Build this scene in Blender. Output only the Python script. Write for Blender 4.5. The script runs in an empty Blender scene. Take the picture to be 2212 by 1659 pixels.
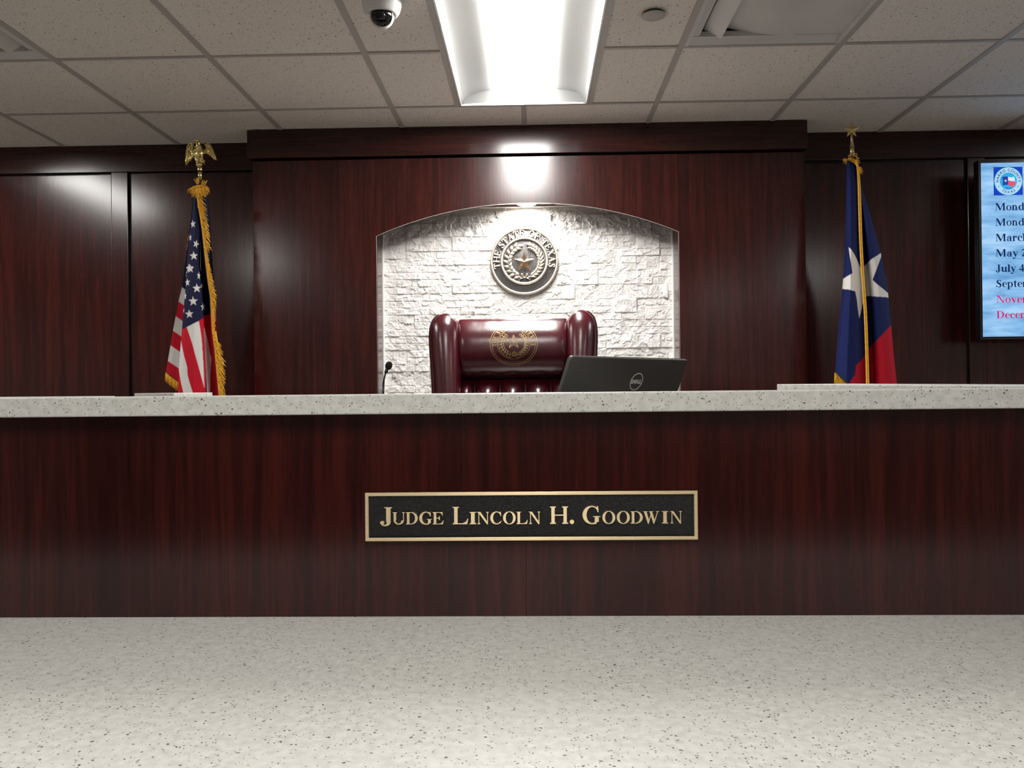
import bpy, bmesh, math, random
import numpy as np
from mathutils import Vector, Matrix

random.seed(7)
rng = np.random.default_rng(7)
PI = math.pi
C = bpy.context.scene.collection
SC = bpy.context.scene

# ------------------------------------------------------------------ camera, world, exposure
EYE = 1.5
F_PX = 1760.0
R_CAM = ((0.99961688, 0.02583176, -0.00994015),
         (-0.01005942, 0.00449132, -0.99993932),
         (-0.02578555, 0.99965622, 0.00474945))          # rows: right, down, forward
cam_data = bpy.data.cameras.new('camera')
cam_data.sensor_width = 36.0
cam_data.lens = F_PX / 2212 * 36.0
cam_data.clip_start = 0.02
cam = bpy.data.objects.new('camera', cam_data)
C.objects.link(cam)
_r, _d, _f = [Vector(v) for v in R_CAM]
_m = Matrix((_r, -_d, -_f)).transposed().to_4x4()
_m.translation = Vector((0, 0, EYE))
cam.matrix_world = _m
SC.camera = cam

world = bpy.data.worlds.new('world')
SC.world = world
world.use_nodes = True
world.node_tree.nodes['Background'].inputs[0].default_value = (0.5, 0.5, 0.5, 1)
world.node_tree.nodes['Background'].inputs[1].default_value = 0.02

SC.view_settings.view_transform = 'Standard'
SC.view_settings.look = 'None'
SC.view_settings.gamma = 1
SC.view_settings.use_curve_mapping = False
SC.view_settings.exposure = 2.3

TROFFER = 10.8            # radiance of the troffer lenses
SCREEN = 0.203           # radiance scale of the wall screen
PUCK_W = 3.3            # watts of the niche spotlight


def at(x, y, Y):
    """point of the room seen at pixel (x, y) of the photograph, at depth Y"""
    c = ((x - 1106) / F_PX, (y - 829.5) / F_PX, 1.0)
    d = [sum(R_CAM[i][k] * c[i] for i in range(3)) for k in range(3)]
    t = Y / d[1]
    return Vector((d[0] * t, Y, d[2] * t + EYE))


def at_np(x, y, Y):
    M = np.array(R_CAM)
    c = np.stack([(x - 1106) / F_PX, (y - 829.5) / F_PX, np.ones_like(x)], -1)
    d = c @ M
    t = Y / d[..., 1]
    return np.stack([d[..., 0] * t, Y, d[..., 2] * t + EYE], -1)


# ------------------------------------------------------------------ object helpers
ORG = {}


def prop(o, label=None, cat=None, group=None, kind=None):
    if label: o['label'] = label
    if cat: o['category'] = cat
    if group: o['group'] = group
    if kind: o['kind'] = kind
    return o


def thing(name, label, cat, loc=(0, 0, 0), group=None):
    o = bpy.data.objects.new(name, None)
    o.empty_display_size = 0.05
    o.location = loc
    C.objects.link(o)
    ORG[o] = Vector(loc)
    return prop(o, label, cat, group)


class MB:
    """collects shapes, links them as one mesh object"""
    def __init__(self):
        self.v = []; self.f = []; self.sm = []

    def add(self, vs, fs, smooth=False):
        n = len(self.v)
        self.v += [tuple(p) for p in vs]
        self.f += [tuple(i + n for i in f) for f in fs]
        self.sm += [smooth] * len(fs)
        return self

    def box(self, x0, x1, y0, y1, z0, z1):
        vs = [(x, y, z) for z in (z0, z1) for y in (y0, y1) for x in (x0, x1)]
        return self.add(vs, [(0, 2, 3, 1), (4, 5, 7, 6), (0, 1, 5, 4), (2, 6, 7, 3), (0, 4, 6, 2), (1, 3, 7, 5)])

    def bbox(self, x0, x1, y0, y1, z0, z1, r=0.004, seg=2):
        bm = bmesh.new()
        vs = [bm.verts.new((x, y, z)) for z in (z0, z1) for y in (y0, y1) for x in (x0, x1)]
        for f in [(0, 2, 3, 1), (4, 5, 7, 6), (0, 1, 5, 4), (2, 6, 7, 3), (0, 4, 6, 2), (1, 3, 7, 5)]:
            bm.faces.new([vs[i] for i in f])
        bmesh.ops.bevel(bm, geom=bm.edges[:], offset=r, segments=seg, profile=0.5, affect='EDGES')
        return self.bm(bm)

    def bm(self, bm, smooth=False):
        bm.verts.index_update()
        self.add([v.co[:] for v in bm.verts], [[v.index for v in f.verts] for f in bm.faces], smooth)
        bm.free()
        return self

    def prism(self, pts, fn0, fn1):
        """pts 2-D outline; fn0/fn1 map (u, v) to the front and back point"""
        n = len(pts)
        a = sum(pts[i][0] * pts[(i + 1) % n][1] - pts[(i + 1) % n][0] * pts[i][1] for i in range(n))
        if a < 0: pts = pts[::-1]
        vs = [fn0(*p) for p in pts] + [fn1(*p) for p in pts]
        fs = [tuple(range(n)), tuple(range(2 * n - 1, n - 1, -1))]
        fs += [(i, n + i, n + (i + 1) % n, (i + 1) % n) for i in range(n)]
        return self.add(vs, fs)

    def grid(self, rows, smooth=True, close_u=False, close_v=False):
        nr, nc = len(rows), len(rows[0])
        vs = [p for r in rows for p in r]
        fs = []
        for i in range(nr - (0 if close_v else 1)):
            for j in range(nc - (0 if close_u else 1)):
                i2, j2 = (i + 1) % nr, (j + 1) % nc
                fs.append((i * nc + j, i * nc + j2, i2 * nc + j2, i2 * nc + j))
        return self.add(vs, fs, smooth)

    def tube(self, pts, rad, seg=10, cap=True, smooth=True, flat=1.0):
        pts = [Vector(p) for p in pts]
        n = len(pts)
        rs = rad if isinstance(rad, (list, tuple)) else [rad] * n
        t0 = (pts[1] - pts[0]).normalized()
        up = Vector((0, 0, 1)) if abs(t0.z) < 0.9 else Vector((0, 1, 0))
        a = t0.cross(up).normalized()
        rows = []
        for i, p in enumerate(pts):
            t = (pts[min(i + 1, n - 1)] - pts[max(i - 1, 0)]).normalized()
            a = (a - t * a.dot(t)).normalized()
            b = t.cross(a)
            rows.append([p + (a * math.cos(k * 2 * PI / seg) + b * math.sin(k * 2 * PI / seg) * flat) * rs[i] for k in range(seg)])
        base = len(self.v)
        self.grid(rows, smooth, close_u=True)
        if cap:
            self.f.append(tuple(base + k for k in range(seg - 1, -1, -1))); self.sm.append(False)
            self.f.append(tuple(base + (n - 1) * seg + k for k in range(seg))); self.sm.append(False)
        return self

    def lathe(self, prof, c=(0, 0, 0), seg=32, smooth=True, mat=None):
        """prof: (radius, height) pairs, axis z (or mat @ z)"""
        rows = []
        for r, h in prof:
            row = []
            for k in range(seg):
                p = Vector((r * math.cos(2 * PI * k / seg), r * math.sin(2 * PI * k / seg), h))
                if mat: p = mat @ p
                row.append(p + Vector(c))
            rows.append(row)
        return self.grid(rows, smooth, close_u=True)

    def ell(self, c, r, seg=14, rings=9, mat=None):
        rows = []
        for i in range(rings + 1):
            th = PI * i / rings
            row = []
            for k in range(seg):
                ph = 2 * PI * k / seg
                p = Vector((r[0] * math.sin(th) * math.cos(ph), r[1] * math.sin(th) * math.sin(ph), -r[2] * math.cos(th)))
                if mat: p = mat @ p
                row.append(p + Vector(c))
            rows.append(row)
        return self.grid(rows, True, close_u=True)

    def build(self, name, mat, parent=None, label=None, cat=None, group=None, kind=None, fix=True, autosmooth=None):
        org = Vector((0, 0, 0))
        if parent is not None:
            org = ORG[parent]
        elif self.v and kind is None:
            a = np.array(self.v); org = Vector(((a[:, 0].min() + a[:, 0].max()) / 2, (a[:, 1].min() + a[:, 1].max()) / 2, a[:, 2].min()))
        me = bpy.data.meshes.new(name)
        me.from_pydata([(p[0] - org[0], p[1] - org[1], p[2] - org[2]) for p in self.v], [], self.f)
        me.polygons.foreach_set('use_smooth', self.sm)
        if fix:
            bm = bmesh.new(); bm.from_mesh(me)
            bmesh.ops.remove_doubles(bm, verts=bm.verts, dist=1e-6)
            bmesh.ops.recalc_face_normals(bm, faces=bm.faces)
            bm.to_mesh(me); bm.free()
        me.materials.append(mat)
        me.update()
        o = bpy.data.objects.new(name, me)
        C.objects.link(o)
        if parent is not None:
            o.parent = parent
            ORG[o] = org
        else:
            o.location = org
            ORG[o] = org
        return prop(o, label, cat, group, kind)


# ------------------------------------------------------------------ materials
def mat_new(name):
    m = bpy.data.materials.new(name)
    m.use_nodes = True
    nt = m.node_tree
    b = nt.nodes['Principled BSDF']
    return m, nt, b


def N(nt, typ, **kw):
    n = nt.nodes.new(typ)
    for k, v in kw.items():
        if k in n.bl_rna.properties: setattr(n, k, v)
        else: n.inputs[k].default_value = v
    return n


def ramp(nt, stops, interp='LINEAR'):
    n = nt.nodes.new('ShaderNodeValToRGB')
    n.color_ramp.interpolation = interp
    e = n.color_ramp.elements
    while len(e) > 1: e.remove(e[-1])
    for i, (p, c) in enumerate(stops):
        q = e[0] if i == 0 else e.new(p)
        q.position = p
        q.color = (*c, 1) if len(c) == 3 else c
    return n


def coords(nt, scale=(1, 1, 1), rot=(0, 0, 0), loc=(0, 0, 0)):
    t = nt.nodes.new('ShaderNodeNewGeometry')
    mp = nt.nodes.new('ShaderNodeMapping')
    mp.inputs['Scale'].default_value = scale
    mp.inputs['Rotation'].default_value = rot
    mp.inputs['Location'].default_value = loc
    nt.links.new(t.outputs['Position'], mp.inputs[0])
    return mp.outputs[0]


def plain(name, col, rough=0.5, metal=0.0, spec=0.5, noise=0.0, nscale=60.0, bump=0.0, coat=0.0):
    m, nt, b = mat_new(name)
    b.inputs['Roughness'].default_value = rough
    b.inputs['Metallic'].default_value = metal
    b.inputs['Specular IOR Level'].default_value = spec
    b.inputs['Coat Weight'].default_value = coat
    n = N(nt, 'ShaderNodeTexNoise', Scale=nscale, Detail=3.0)
    nt.links.new(coords(nt), n.inputs['Vector'])
    lo = tuple(c * (1 - noise) for c in col); hi = tuple(min(1, c * (1 + noise)) for c in col)
    r = ramp(nt, [(0.3, lo), (0.7, hi)])
    nt.links.new(n.outputs[0], r.inputs[0])
    nt.links.new(r.outputs[0], b.inputs['Base Color'])
    if bump:
        bp = N(nt, 'ShaderNodeBump', Strength=bump, Distance=0.002)
        nt.links.new(n.outputs[0], bp.inputs['Height'])
        nt.links.new(bp.outputs[0], b.inputs['Normal'])
    return m


def emis(name, col, strength):
    m, nt, b = mat_new(name)
    b.inputs['Base Color'].default_value = (*[c * 0.1 for c in col], 1)
    b.inputs['Emission Color'].default_value = (*col, 1)
    b.inputs['Emission Strength'].default_value = strength
    b.inputs['Specular IOR Level'].default_value = 0.0
    return m


def wood(name, vertical=True, seed=0.0, rough=0.20, dark=(0.013, 0.0020, 0.0017), mid=(0.026, 0.0046, 0.0038), light=(0.050, 0.0084, 0.0062)):
    m, nt, b = mat_new(name)
    L = nt.links
    sc = (1, 1, 0.045) if vertical else (0.045, 1, 1)
    v = coords(nt, sc, loc=(seed, seed * 0.7, seed * 1.3))
    # slow wander of the figure, then fine streaks
    w = N(nt, 'ShaderNodeTexNoise', Scale=5.0, Detail=2.0)
    L.new(v, w.inputs['Vector'])
    mx = N(nt, 'ShaderNodeMix', data_type='VECTOR'); mx.inputs['Factor'].default_value = 0.13
    L.new(v, mx.inputs[4]); L.new(w.outputs['Color'], mx.inputs[5])
    a = N(nt, 'ShaderNodeTexNoise', Scale=40.0, Detail=6.0, Roughness=0.66)
    L.new(mx.outputs[1], a.inputs['Vector'])
    f = N(nt, 'ShaderNodeTexNoise', Scale=130.0, Detail=3.0, Roughness=0.6)
    L.new(v, f.inputs['Vector'])
    ad = N(nt, 'ShaderNodeMath', operation='MULTIPLY_ADD'); ad.inputs[1].default_value = 0.35
    L.new(f.outputs[0], ad.inputs[0]); L.new(a.outputs[0], ad.inputs[2])
    r = ramp(nt, [(0.40, dark), (0.62, mid), (0.84, light)])
    L.new(ad.outputs[0], r.inputs[0])
    L.new(r.outputs[0], b.inputs['Base Color'])
    b.inputs['Roughness'].default_value = rough
    b.inputs['Specular IOR Level'].default_value = 0.5
    bp = N(nt, 'ShaderNodeBump', Strength=0.02, Distance=0.001)
    L.new(f.outputs[0], bp.inputs['Height']); L.new(bp.outputs[0], b.inputs['Normal'])
    return m


def solid_surface(name):
    m, nt, b = mat_new(name)
    L = nt.links
    v = coords(nt)
    n0 = N(nt, 'ShaderNodeTexNoise', Scale=70.0, Detail=4.0)
    L.new(v, n0.inputs['Vector'])
    base = ramp(nt, [(0.35, (0.56, 0.552, 0.512)), (0.68, (0.67, 0.662, 0.62))])
    L.new(n0.outputs[0], base.inputs[0])
    col = base.outputs[0]
    for sc, th, rad, c in ((90, 0.40, 0.25, (0.32, 0.31, 0.28)), (140, 0.36, 0.30, (0.10, 0.095, 0.08)), (240, 0.30, 0.36, (0.13, 0.125, 0.105)), (170, 0.22, 0.3, (0.42, 0.40, 0.36)), (75, 0.05, 0.13, (0.08, 0.075, 0.065))):
        d = N(nt, 'ShaderNodeTexNoise', Scale=sc * 1.3, Detail=2.0)
        L.new(v, d.inputs['Vector'])
        wv = N(nt, 'ShaderNodeVectorMath', operation='MULTIPLY_ADD')
        wv.inputs[1].default_value = (0.9 / sc,) * 3
        L.new(d.outputs['Color'], wv.inputs[0]); L.new(v, wv.inputs[2])
        vo = N(nt, 'ShaderNodeTexVoronoi', Scale=float(sc))
        L.new(wv.outputs[0], vo.inputs['Vector'])
        sp = N(nt, 'ShaderNodeSeparateColor')
        L.new(vo.outputs['Color'], sp.inputs[0])
        lt = N(nt, 'ShaderNodeMath', operation='LESS_THAN'); lt.inputs[1].default_value = th
        L.new(sp.outputs[0], lt.inputs[0])
        rr = N(nt, 'ShaderNodeMath', operation='MULTIPLY'); rr.inputs[1].default_value = rad
        L.new(sp.outputs[1], rr.inputs[0])
        d2 = N(nt, 'ShaderNodeMath', operation='LESS_THAN')
        L.new(vo.outputs['Distance'], d2.inputs[0]); L.new(rr.outputs[0], d2.inputs[1])
        an = N(nt, 'ShaderNodeMath', operation='MULTIPLY')
        L.new(lt.outputs[0], an.inputs[0]); L.new(d2.outputs[0], an.inputs[1])
        mx = N(nt, 'ShaderNodeMix', data_type='RGBA')
        L.new(an.outputs[0], mx.inputs[0]); L.new(col, mx.inputs[6]); mx.inputs[7].default_value = (*c, 1)
        col = mx.outputs[2]
    L.new(col, b.inputs['Base Color'])
    b.inputs['Roughness'].default_value = 0.42
    b.inputs['Specular IOR Level'].default_value = 0.35
    return m


def ceiling_tile(name):
    m, nt, b = mat_new(name)
    L = nt.links
    v = coords(nt)
    n0 = N(nt, 'ShaderNodeTexNoise', Scale=220.0, Detail=4.0)
    L.new(v, n0.inputs['Vector'])
    base = ramp(nt, [(0.3, (0.77, 0.725, 0.67)), (0.7, (0.88, 0.835, 0.775))])
    L.new(n0.outputs[0], base.inputs[0])
    col = base.outputs[0]
    for sc, th, rad, stretch in ((95, 0.45, 0.26, (1, 1, 1)), (60, 0.40, 0.17, (1.0, 0.55, 1)), (200, 0.36, 0.34, (1, 1, 1))):
        mp = N(nt, 'ShaderNodeMapping'); mp.inputs['Scale'].default_value = stretch; mp.inputs['Rotation'].default_value = (0, 0, 0.4)
        L.new(v, mp.inputs[0])
        vo = N(nt, 'ShaderNodeTexVoronoi', Scale=float(sc))
        L.new(mp.outputs[0], vo.inputs['Vector'])
        sp = N(nt, 'ShaderNodeSeparateColor'); L.new(vo.outputs['Color'], sp.inputs[0])
        lt = N(nt, 'ShaderNodeMath', operation='LESS_THAN'); lt.inputs[1].default_value = th
        L.new(sp.outputs[0], lt.inputs[0])
        rr = N(nt, 'ShaderNodeMath', operation='MULTIPLY'); rr.inputs[1].default_value = rad
        L.new(sp.outputs[1], rr.inputs[0])
        d2 = N(nt, 'ShaderNodeMath', operation='LESS_THAN')
        L.new(vo.outputs['Distance'], d2.inputs[0]); L.new(rr.outputs[0], d2.inputs[1])
        an = N(nt, 'ShaderNodeMath', operation='MULTIPLY')
        L.new(lt.outputs[0], an.inputs[0]); L.new(d2.outputs[0], an.inputs[1])
        mx = N(nt, 'ShaderNodeMix', data_type='RGBA')
        L.new(an.outputs[0], mx.inputs[0]); L.new(col, mx.inputs[6]); mx.inputs[7].default_value = (0.17, 0.155, 0.14, 1)
        col = mx.outputs[2]
    L.new(col, b.inputs['Base Color'])
    b.inputs['Roughness'].default_value = 0.95
    b.inputs['Specular IOR Level'].default_value = 0.1
    bp = N(nt, 'ShaderNodeBump', Strength=0.25, Distance=0.001)
    L.new(n0.outputs[0], bp.inputs['Height']); L.new(bp.outputs[0], b.inputs['Normal'])
    return m


def pebbled(name, col, scale=900.0, strength=0.9, rough=0.38):
    m, nt, b = mat_new(name)
    L = nt.links
    vo = N(nt, 'ShaderNodeTexVoronoi', Scale=scale)
    L.new(coords(nt), vo.inputs['Vector'])
    r = ramp(nt, [(0.0, tuple(c * 1.9 for c in col)), (0.55, col)])
    L.new(vo.outputs['Distance'], r.inputs[0]); L.new(r.outputs[0], b.inputs['Base Color'])
    bp = N(nt, 'ShaderNodeBump', Strength=strength, Distance=0.0012, invert=True)
    L.new(vo.outputs['Distance'], bp.inputs['Height']); L.new(bp.outputs[0], b.inputs['Normal'])
    b.inputs['Roughness'].default_value = rough
    return m


def leather(name):
    m, nt, b = mat_new(name)
    L = nt.links
    v = coords(nt)
    n = N(nt, 'ShaderNodeTexNoise', Scale=9.0, Detail=4.0); L.new(v, n.inputs['Vector'])
    r = ramp(nt, [(0.3, (0.050, 0.0035, 0.0075)), (0.7, (0.080, 0.0060, 0.0125))])
    L.new(n.outputs[0], r.inputs[0]); L.new(r.outputs[0], b.inputs['Base Color'])
    b.inputs['Roughness'].default_value = 0.25
    b.inputs['Specular IOR Level'].default_value = 0.75
    b.inputs['Coat Weight'].default_value = 0.6
    b.inputs['Coat Roughness'].default_value = 0.22
    vo = N(nt, 'ShaderNodeTexVoronoi', Scale=420.0); L.new(v, vo.inputs['Vector'])
    n2 = N(nt, 'ShaderNodeTexNoise', Scale=45.0, Detail=3.0); L.new(v, n2.inputs['Vector'])
    bp1 = N(nt, 'ShaderNodeBump', Strength=0.10, Distance=0.001); L.new(vo.outputs['Distance'], bp1.inputs['Height'])
    bp2 = N(nt, 'ShaderNodeBump', Strength=0.16, Distance=0.004); L.new(n2.outputs[0], bp2.inputs['Height'])
    L.new(bp1.outputs[0], bp2.inputs['Normal']); L.new(bp2.outputs[0], b.inputs['Normal'])
    return m


def cloth_mat(name):
    """woven cloth whose printed pattern is a colour attribute"""
    m, nt, b = mat_new(name)
    L = nt.links
    at_ = N(nt, 'ShaderNodeAttribute', attribute_name='pattern')
    n = N(nt, 'ShaderNodeTexNoise', Scale=900.0, Detail=2.0); L.new(coords(nt), n.inputs['Vector'])
    mx = N(nt, 'ShaderNodeMix', data_type='RGBA', blend_type='MULTIPLY'); mx.inputs[0].default_value = 0.25
    L.new(at_.outputs['Color'], mx.inputs[6]); L.new(n.outputs[0], mx.inputs[7])
    L.new(mx.outputs[2], b.inputs['Base Color'])
    b.inputs['Roughness'].default_value = 0.75
    b.inputs['Specular IOR Level'].default_value = 0.15
    bp = N(nt, 'ShaderNodeBump', Strength=0.15, Distance=0.0006); L.new(n.outputs[0], bp.inputs['Height']); L.new(bp.outputs[0], b.inputs['Normal'])
    return m


def screen_mat(name):
    m, nt, b = mat_new(name)
    L = nt.links
    v = coords(nt, (1.2, 1, 5.5), rot=(0, 0.18, 0))
    n = N(nt, 'ShaderNodeTexNoise', Scale=3.2, Detail=7.0, Roughness=0.6); L.new(v, n.inputs['Vector'])
    r = ramp(nt, [(0.34, (0.115, 0.32, 0.62)), (0.5, (0.24, 0.50, 0.83)), (0.66, (0.42, 0.67, 0.95))])
    L.new(n.outputs[0], r.inputs[0])
    L.new(r.outputs[0], b.inputs['Emission Color'])
    b.inputs['Emission Strength'].default_value = SCREEN
    b.inputs['Base Color'].default_value = (0.01, 0.01, 0.012, 1)
    b.inputs['Specular IOR Level'].default_value = 0.1
    b.inputs['Roughness'].default_value = 0.3
    return m


M = dict(
    wood=wood('mahogany_vertical', True, 0.0),
    woodb=wood('mahogany_vertical_second_sheet', True, 5.3),
    woodh=wood('mahogany_horizontal', False, 2.1),
    stone_top=solid_surface('speckled_solid_surface'),
    tile=ceiling_tile('fissured_ceiling_tile'),
    grid=plain('ceiling_grid_paint', (0.47, 0.445, 0.41), 0.5, noise=0.03),
    white=plain('white_enamel', (0.80, 0.80, 0.78), 0.35, noise=0.02),
    vent=plain('grey_white_duct_paint', (0.66, 0.65, 0.63), 0.45, noise=0.05, nscale=6),
    duct=plain('dark_duct_lining', (0.05, 0.05, 0.05), 0.9),
    lens=emis('troffer_lens', (1.0, 0.985, 0.95), TROFFER),
    lens_dim=emis('dimmed_troffer_lens', (1.0, 0.985, 0.95), TROFFER * 0.10),
    lens_rear=emis('rear_troffer_lens', (1.0, 0.985, 0.95), TROFFER * 0.4),
    lens_side=emis('side_troffer_lens', (1.0, 0.985, 0.95), TROFFER * 0.62),
    lens_mid=emis('middle_troffer_lens', (1.0, 0.985, 0.95), TROFFER * 0.70),
    pucklens=emis('puck_lens', (1.0, 0.97, 0.92), 60.0),
    reflector=plain('grey_white_reflector', (0.20, 0.20, 0.195), 0.4, noise=0.02),
    rearpaint=plain('pale_wall_paint', (0.78, 0.75, 0.70), 0.7, noise=0.03, nscale=3),
    wallpaint=plain('warm_wall_paint', (0.50, 0.47, 0.43), 0.7, noise=0.03, nscale=3),
    carpet_dark=plain('dark_carpet', (0.05, 0.042, 0.038), 0.95, noise=0.4, nscale=300, bump=0.4),
    carpet=plain('beige_carpet', (0.32, 0.29, 0.26), 0.95, noise=0.3, nscale=300, bump=0.4),
    ledge=plain('white_split_stone', (0.72, 0.70, 0.675), 0.8, noise=0.05, nscale=30, bump=0.3, spec=0.3),
    brass=plain('polished_brass', (0.72, 0.58, 0.24), 0.2, 1.0, noise=0.08, nscale=40),
    gold=plain('aged_gold', (0.62, 0.50, 0.22), 0.32, 1.0, noise=0.1, nscale=60),
    bronze=plain('brushed_bronze', (0.70, 0.56, 0.36), 0.45, 1.0, noise=0.06, nscale=200),
    pale=plain('pale_antique_bronze', (0.78, 0.70, 0.58), 0.38, 1.0, noise=0.07, nscale=120),
    copper=plain('copper_bronze', (0.66, 0.43, 0.26), 0.3, 1.0, noise=0.06, nscale=90),
    plate_black=pebbled('black_pebbled_field', (0.0035, 0.0036, 0.0038), 420, 0.8, 0.26),
    seal_dark=pebbled('dark_stippled_field', (0.016, 0.013, 0.012), 480, 1.0, 0.42),
    leather=leather('burgundy_leather'),
    gilt=plain('gilt_print', (0.62, 0.44, 0.20), 0.4, 0.7, noise=0.08, nscale=200),
    black=plain('black_plastic', (0.012, 0.012, 0.012), 0.35, noise=0.1),
    lid=plain('charcoal_laptop_lid', (0.075, 0.073, 0.068), 0.36, noise=0.1, nscale=300, bump=0.05),
    silver=plain('brushed_silver', (0.66, 0.65, 0.62), 0.35, 0.8, noise=0.04),
    logo=plain('pale_silver_logo', (0.72, 0.71, 0.68), 0.45, 0.15),
    steel=plain('pole_metal', (0.70, 0.69, 0.68), 0.22, 1.0, noise=0.03),
    foam=plain('black_foam', (0.010, 0.010, 0.010), 0.95, noise=0.6, nscale=900, bump=0.8),
    glass=plain('smoked_dome', (0.006, 0.006, 0.006), 0.06, noise=0.1, spec=0.6),
    cloth=cloth_mat('printed_flag_cloth'),
    fringe=plain('gold_fringe_thread', (0.82, 0.43, 0.02), 0.6, noise=0.2, nscale=500),
    bezel=plain('glossy_black_bezel', (0.008, 0.008, 0.010), 0.18, noise=0.1),
    screen=screen_mat('screen_sky'),
    s_navy=emis('screen_navy', (0.006, 0.018, 0.085), SCREEN),
    s_mag=emis('screen_magenta', (0.62, 0.012, 0.14), SCREEN),
    s_blue=emis('screen_blue', (0.012, 0.055, 0.48), SCREEN),
    s_pale=emis('screen_pale', (0.44, 0.68, 0.93), SCREEN),
    s_cyan=emis('screen_cyan', (0.03, 0.40, 0.74), SCREEN),
    s_violet=emis('screen_flag_blue', (0.035, 0.045, 0.33), SCREEN),
    s_white=emis('screen_white', (0.66, 0.80, 0.95), SCREEN),
    s_red=emis('screen_red', (0.72, 0.10, 0.17), SCREEN),
    s_ink=emis('screen_ink', (0.015, 0.06, 0.13), SCREEN),
)

def brushed(name, col, rough, aniso):
    m, nt, b = mat_new(name)
    n = N(nt, 'ShaderNodeTexNoise', Scale=60.0, Detail=4.0)
    nt.links.new(coords(nt, (0.3, 1, 8)), n.inputs['Vector'])
    r = ramp(nt, [(0.3, tuple(c * 0.9 for c in col)), (0.7, tuple(min(1, c * 1.06) for c in col))])
    nt.links.new(n.outputs[0], r.inputs[0]); nt.links.new(r.outputs[0], b.inputs['Base Color'])
    b.inputs['Metallic'].default_value = 0.62
    b.inputs['Roughness'].default_value = rough
    b.inputs['Anisotropic'].default_value = aniso
    t_ = N(nt, 'ShaderNodeCombineXYZ', Z=1.0)
    nt.links.new(t_.outputs[0], b.inputs['Tangent'])
    return m


M['bronze'] = brushed('brushed_bronze', (0.88, 0.69, 0.42), 0.48, 0.85)

# ------------------------------------------------------------------ room dimensions
H = 2.80
GX = -0.03                       # a ceiling grid line
GY = 3.7486                      # the grid row at the far end of the front troffers
T = 0.61
XL, XR, YR, YB = -4.9, 4.9, -5.2, 4.275
DAIS = 0.53

# floor with the raised platform behind the bench
MB().box(XL, XR, YR, YB + 0.1, -0.1, 0.0).build('floor', M['carpet_dark'], kind='structure')
MB().box(XL, XR, 1.66, YB + 0.1, 0.0001, DAIS).build('floor_platform', M['carpet'], kind='structure')
MB().box(XL - 0.1, XL, YR, YB + 0.1, 0, H + 0.2).build('wall_left', M['wallpaint'], kind='structure')
MB().box(XR, XR + 0.1, YR, YB + 0.1, 0, H + 0.2).build('wall_right', M['wallpaint'], kind='structure')
MB().box(XL, XR, YR - 0.1, YR, 0, H + 0.2).build('wall_rear', M['rearpaint'], kind='structure')
MB().bbox(XL, XR, YR, YR + 0.03, 0, 1.25, 0.003).build('added_dark_wainscot', M['wood'], bpy.data.objects['wall_rear'])  # unseen dark boarding, added so the glossy bench front mirrors something dark

# ---- ceiling: tiles lifted a little above the T-bars; openings where fixtures sit
troffers = (            # centre x, far end y, lens, label
    (GX, GY, 'lens', 'lit white ceiling troffer straight above the judge bench and stone niche'),
    (GX - 4.7 * T, GY, 'lens_side', 'lit ceiling troffer out of frame at the far left, mirrored in the wall panels'),
    (GX + 5.5 * T, GY, 'lens_side', 'lit ceiling troffer out of frame at the far right, beyond the wall screen'),
    (GX, GY - 5 * T, 'lens_mid', 'lit ceiling troffer right above the viewer and the foreground counter'),
    (GX - 4.5 * T, GY - 5 * T, 'lens_side', 'lit ceiling troffer to the left of the viewer'),
    (GX + 5.5 * T, GY - 7 * T, 'lens_side', 'lit ceiling troffer to the right of the viewer'),
    (GX, GY - 11 * T, 'lens_rear', 'lit ceiling troffer near the rear wall, in the middle'),
    (GX - 4.5 * T, GY - 11 * T, 'lens_dim', 'dimmed ceiling troffer near the rear wall, on the left'),
    (GX + 4.5 * T, GY - 11 * T, 'lens_rear', 'lit ceiling troffer near the rear wall, on the right'),
)
holes = [(tx - T / 2, tx + T / 2, ty - 2 * T, ty) for tx, ty, _, _ in troffers]
vents = ((GX + 1.5 * T, GY - 1.5 * T, 1), (GX - 3.5 * T, GY - 1.5 * T, -1))
for vx, vy, s in vents:
    holes.append((vx - T / 2, vx + T / 2, vy - T / 2, vy + T / 2))


def cut_rects(rect, hs):
    out = [rect]
    for h in hs:
        nxt = []
        for r in out:
            if h[0] >= r[1] - 1e-6 or h[1] <= r[0] + 1e-6 or h[2] >= r[3] - 1e-6 or h[3] <= r[2] + 1e-6:
                nxt.append(r); continue
            x0, x1, y0, y1 = r
            if h[0] > x0 + 1e-6: nxt.append((x0, h[0], y0, y1)); x0 = h[0]
            if h[1] < x1 - 1e-6: nxt.append((h[1], x1, y0, y1)); x1 = h[1]
            if h[2] > y0 + 1e-6: nxt.append((x0, x1, y0, h[2]))
            if h[3] < y1 - 1e-6: nxt.append((x0, x1, h[3], y1))
        out = nxt
    return out


m = MB()
for x0, x1, y0, y1 in cut_rects((XL, XR, YR, YB + 0.1), holes):
    # split along the grid so each tile is its own slab
    xs = sorted({x0, x1, *[GX + k * T for k in range(-9, 10) if x0 < GX + k * T < x1]})
    ys = sorted({y0, y1, *[GY + k * T for k in range(-16, 3) if y0 < GY + k * T < y1]})
    for a, b_ in zip(xs, xs[1:]):
        for c, d in zip(ys, ys[1:]):
            j = random.uniform(-0.0012, 0.0012)
            m.box(a, b_, c, d, H + 0.0045 + j, H + 0.025)
ceil = m.build('ceiling', M['tile'], kind='structure')
m = MB()
w = 0.012
for k in range(-8, 9):
    x = GX + k * T
    segs = [(YR, YB)]
    for h in holes:
        if h[0] + 0.02 < x < h[1] - 0.02:
            segs = [s for a, b_ in segs for s in ((a, min(b_, h[2] - w)), (max(a, h[3] + w), b_)) if s[1] - s[0] > 0.02]
    for a, b_ in segs: m.box(x - w, x + w, a, b_, H, H + 0.006)
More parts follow.
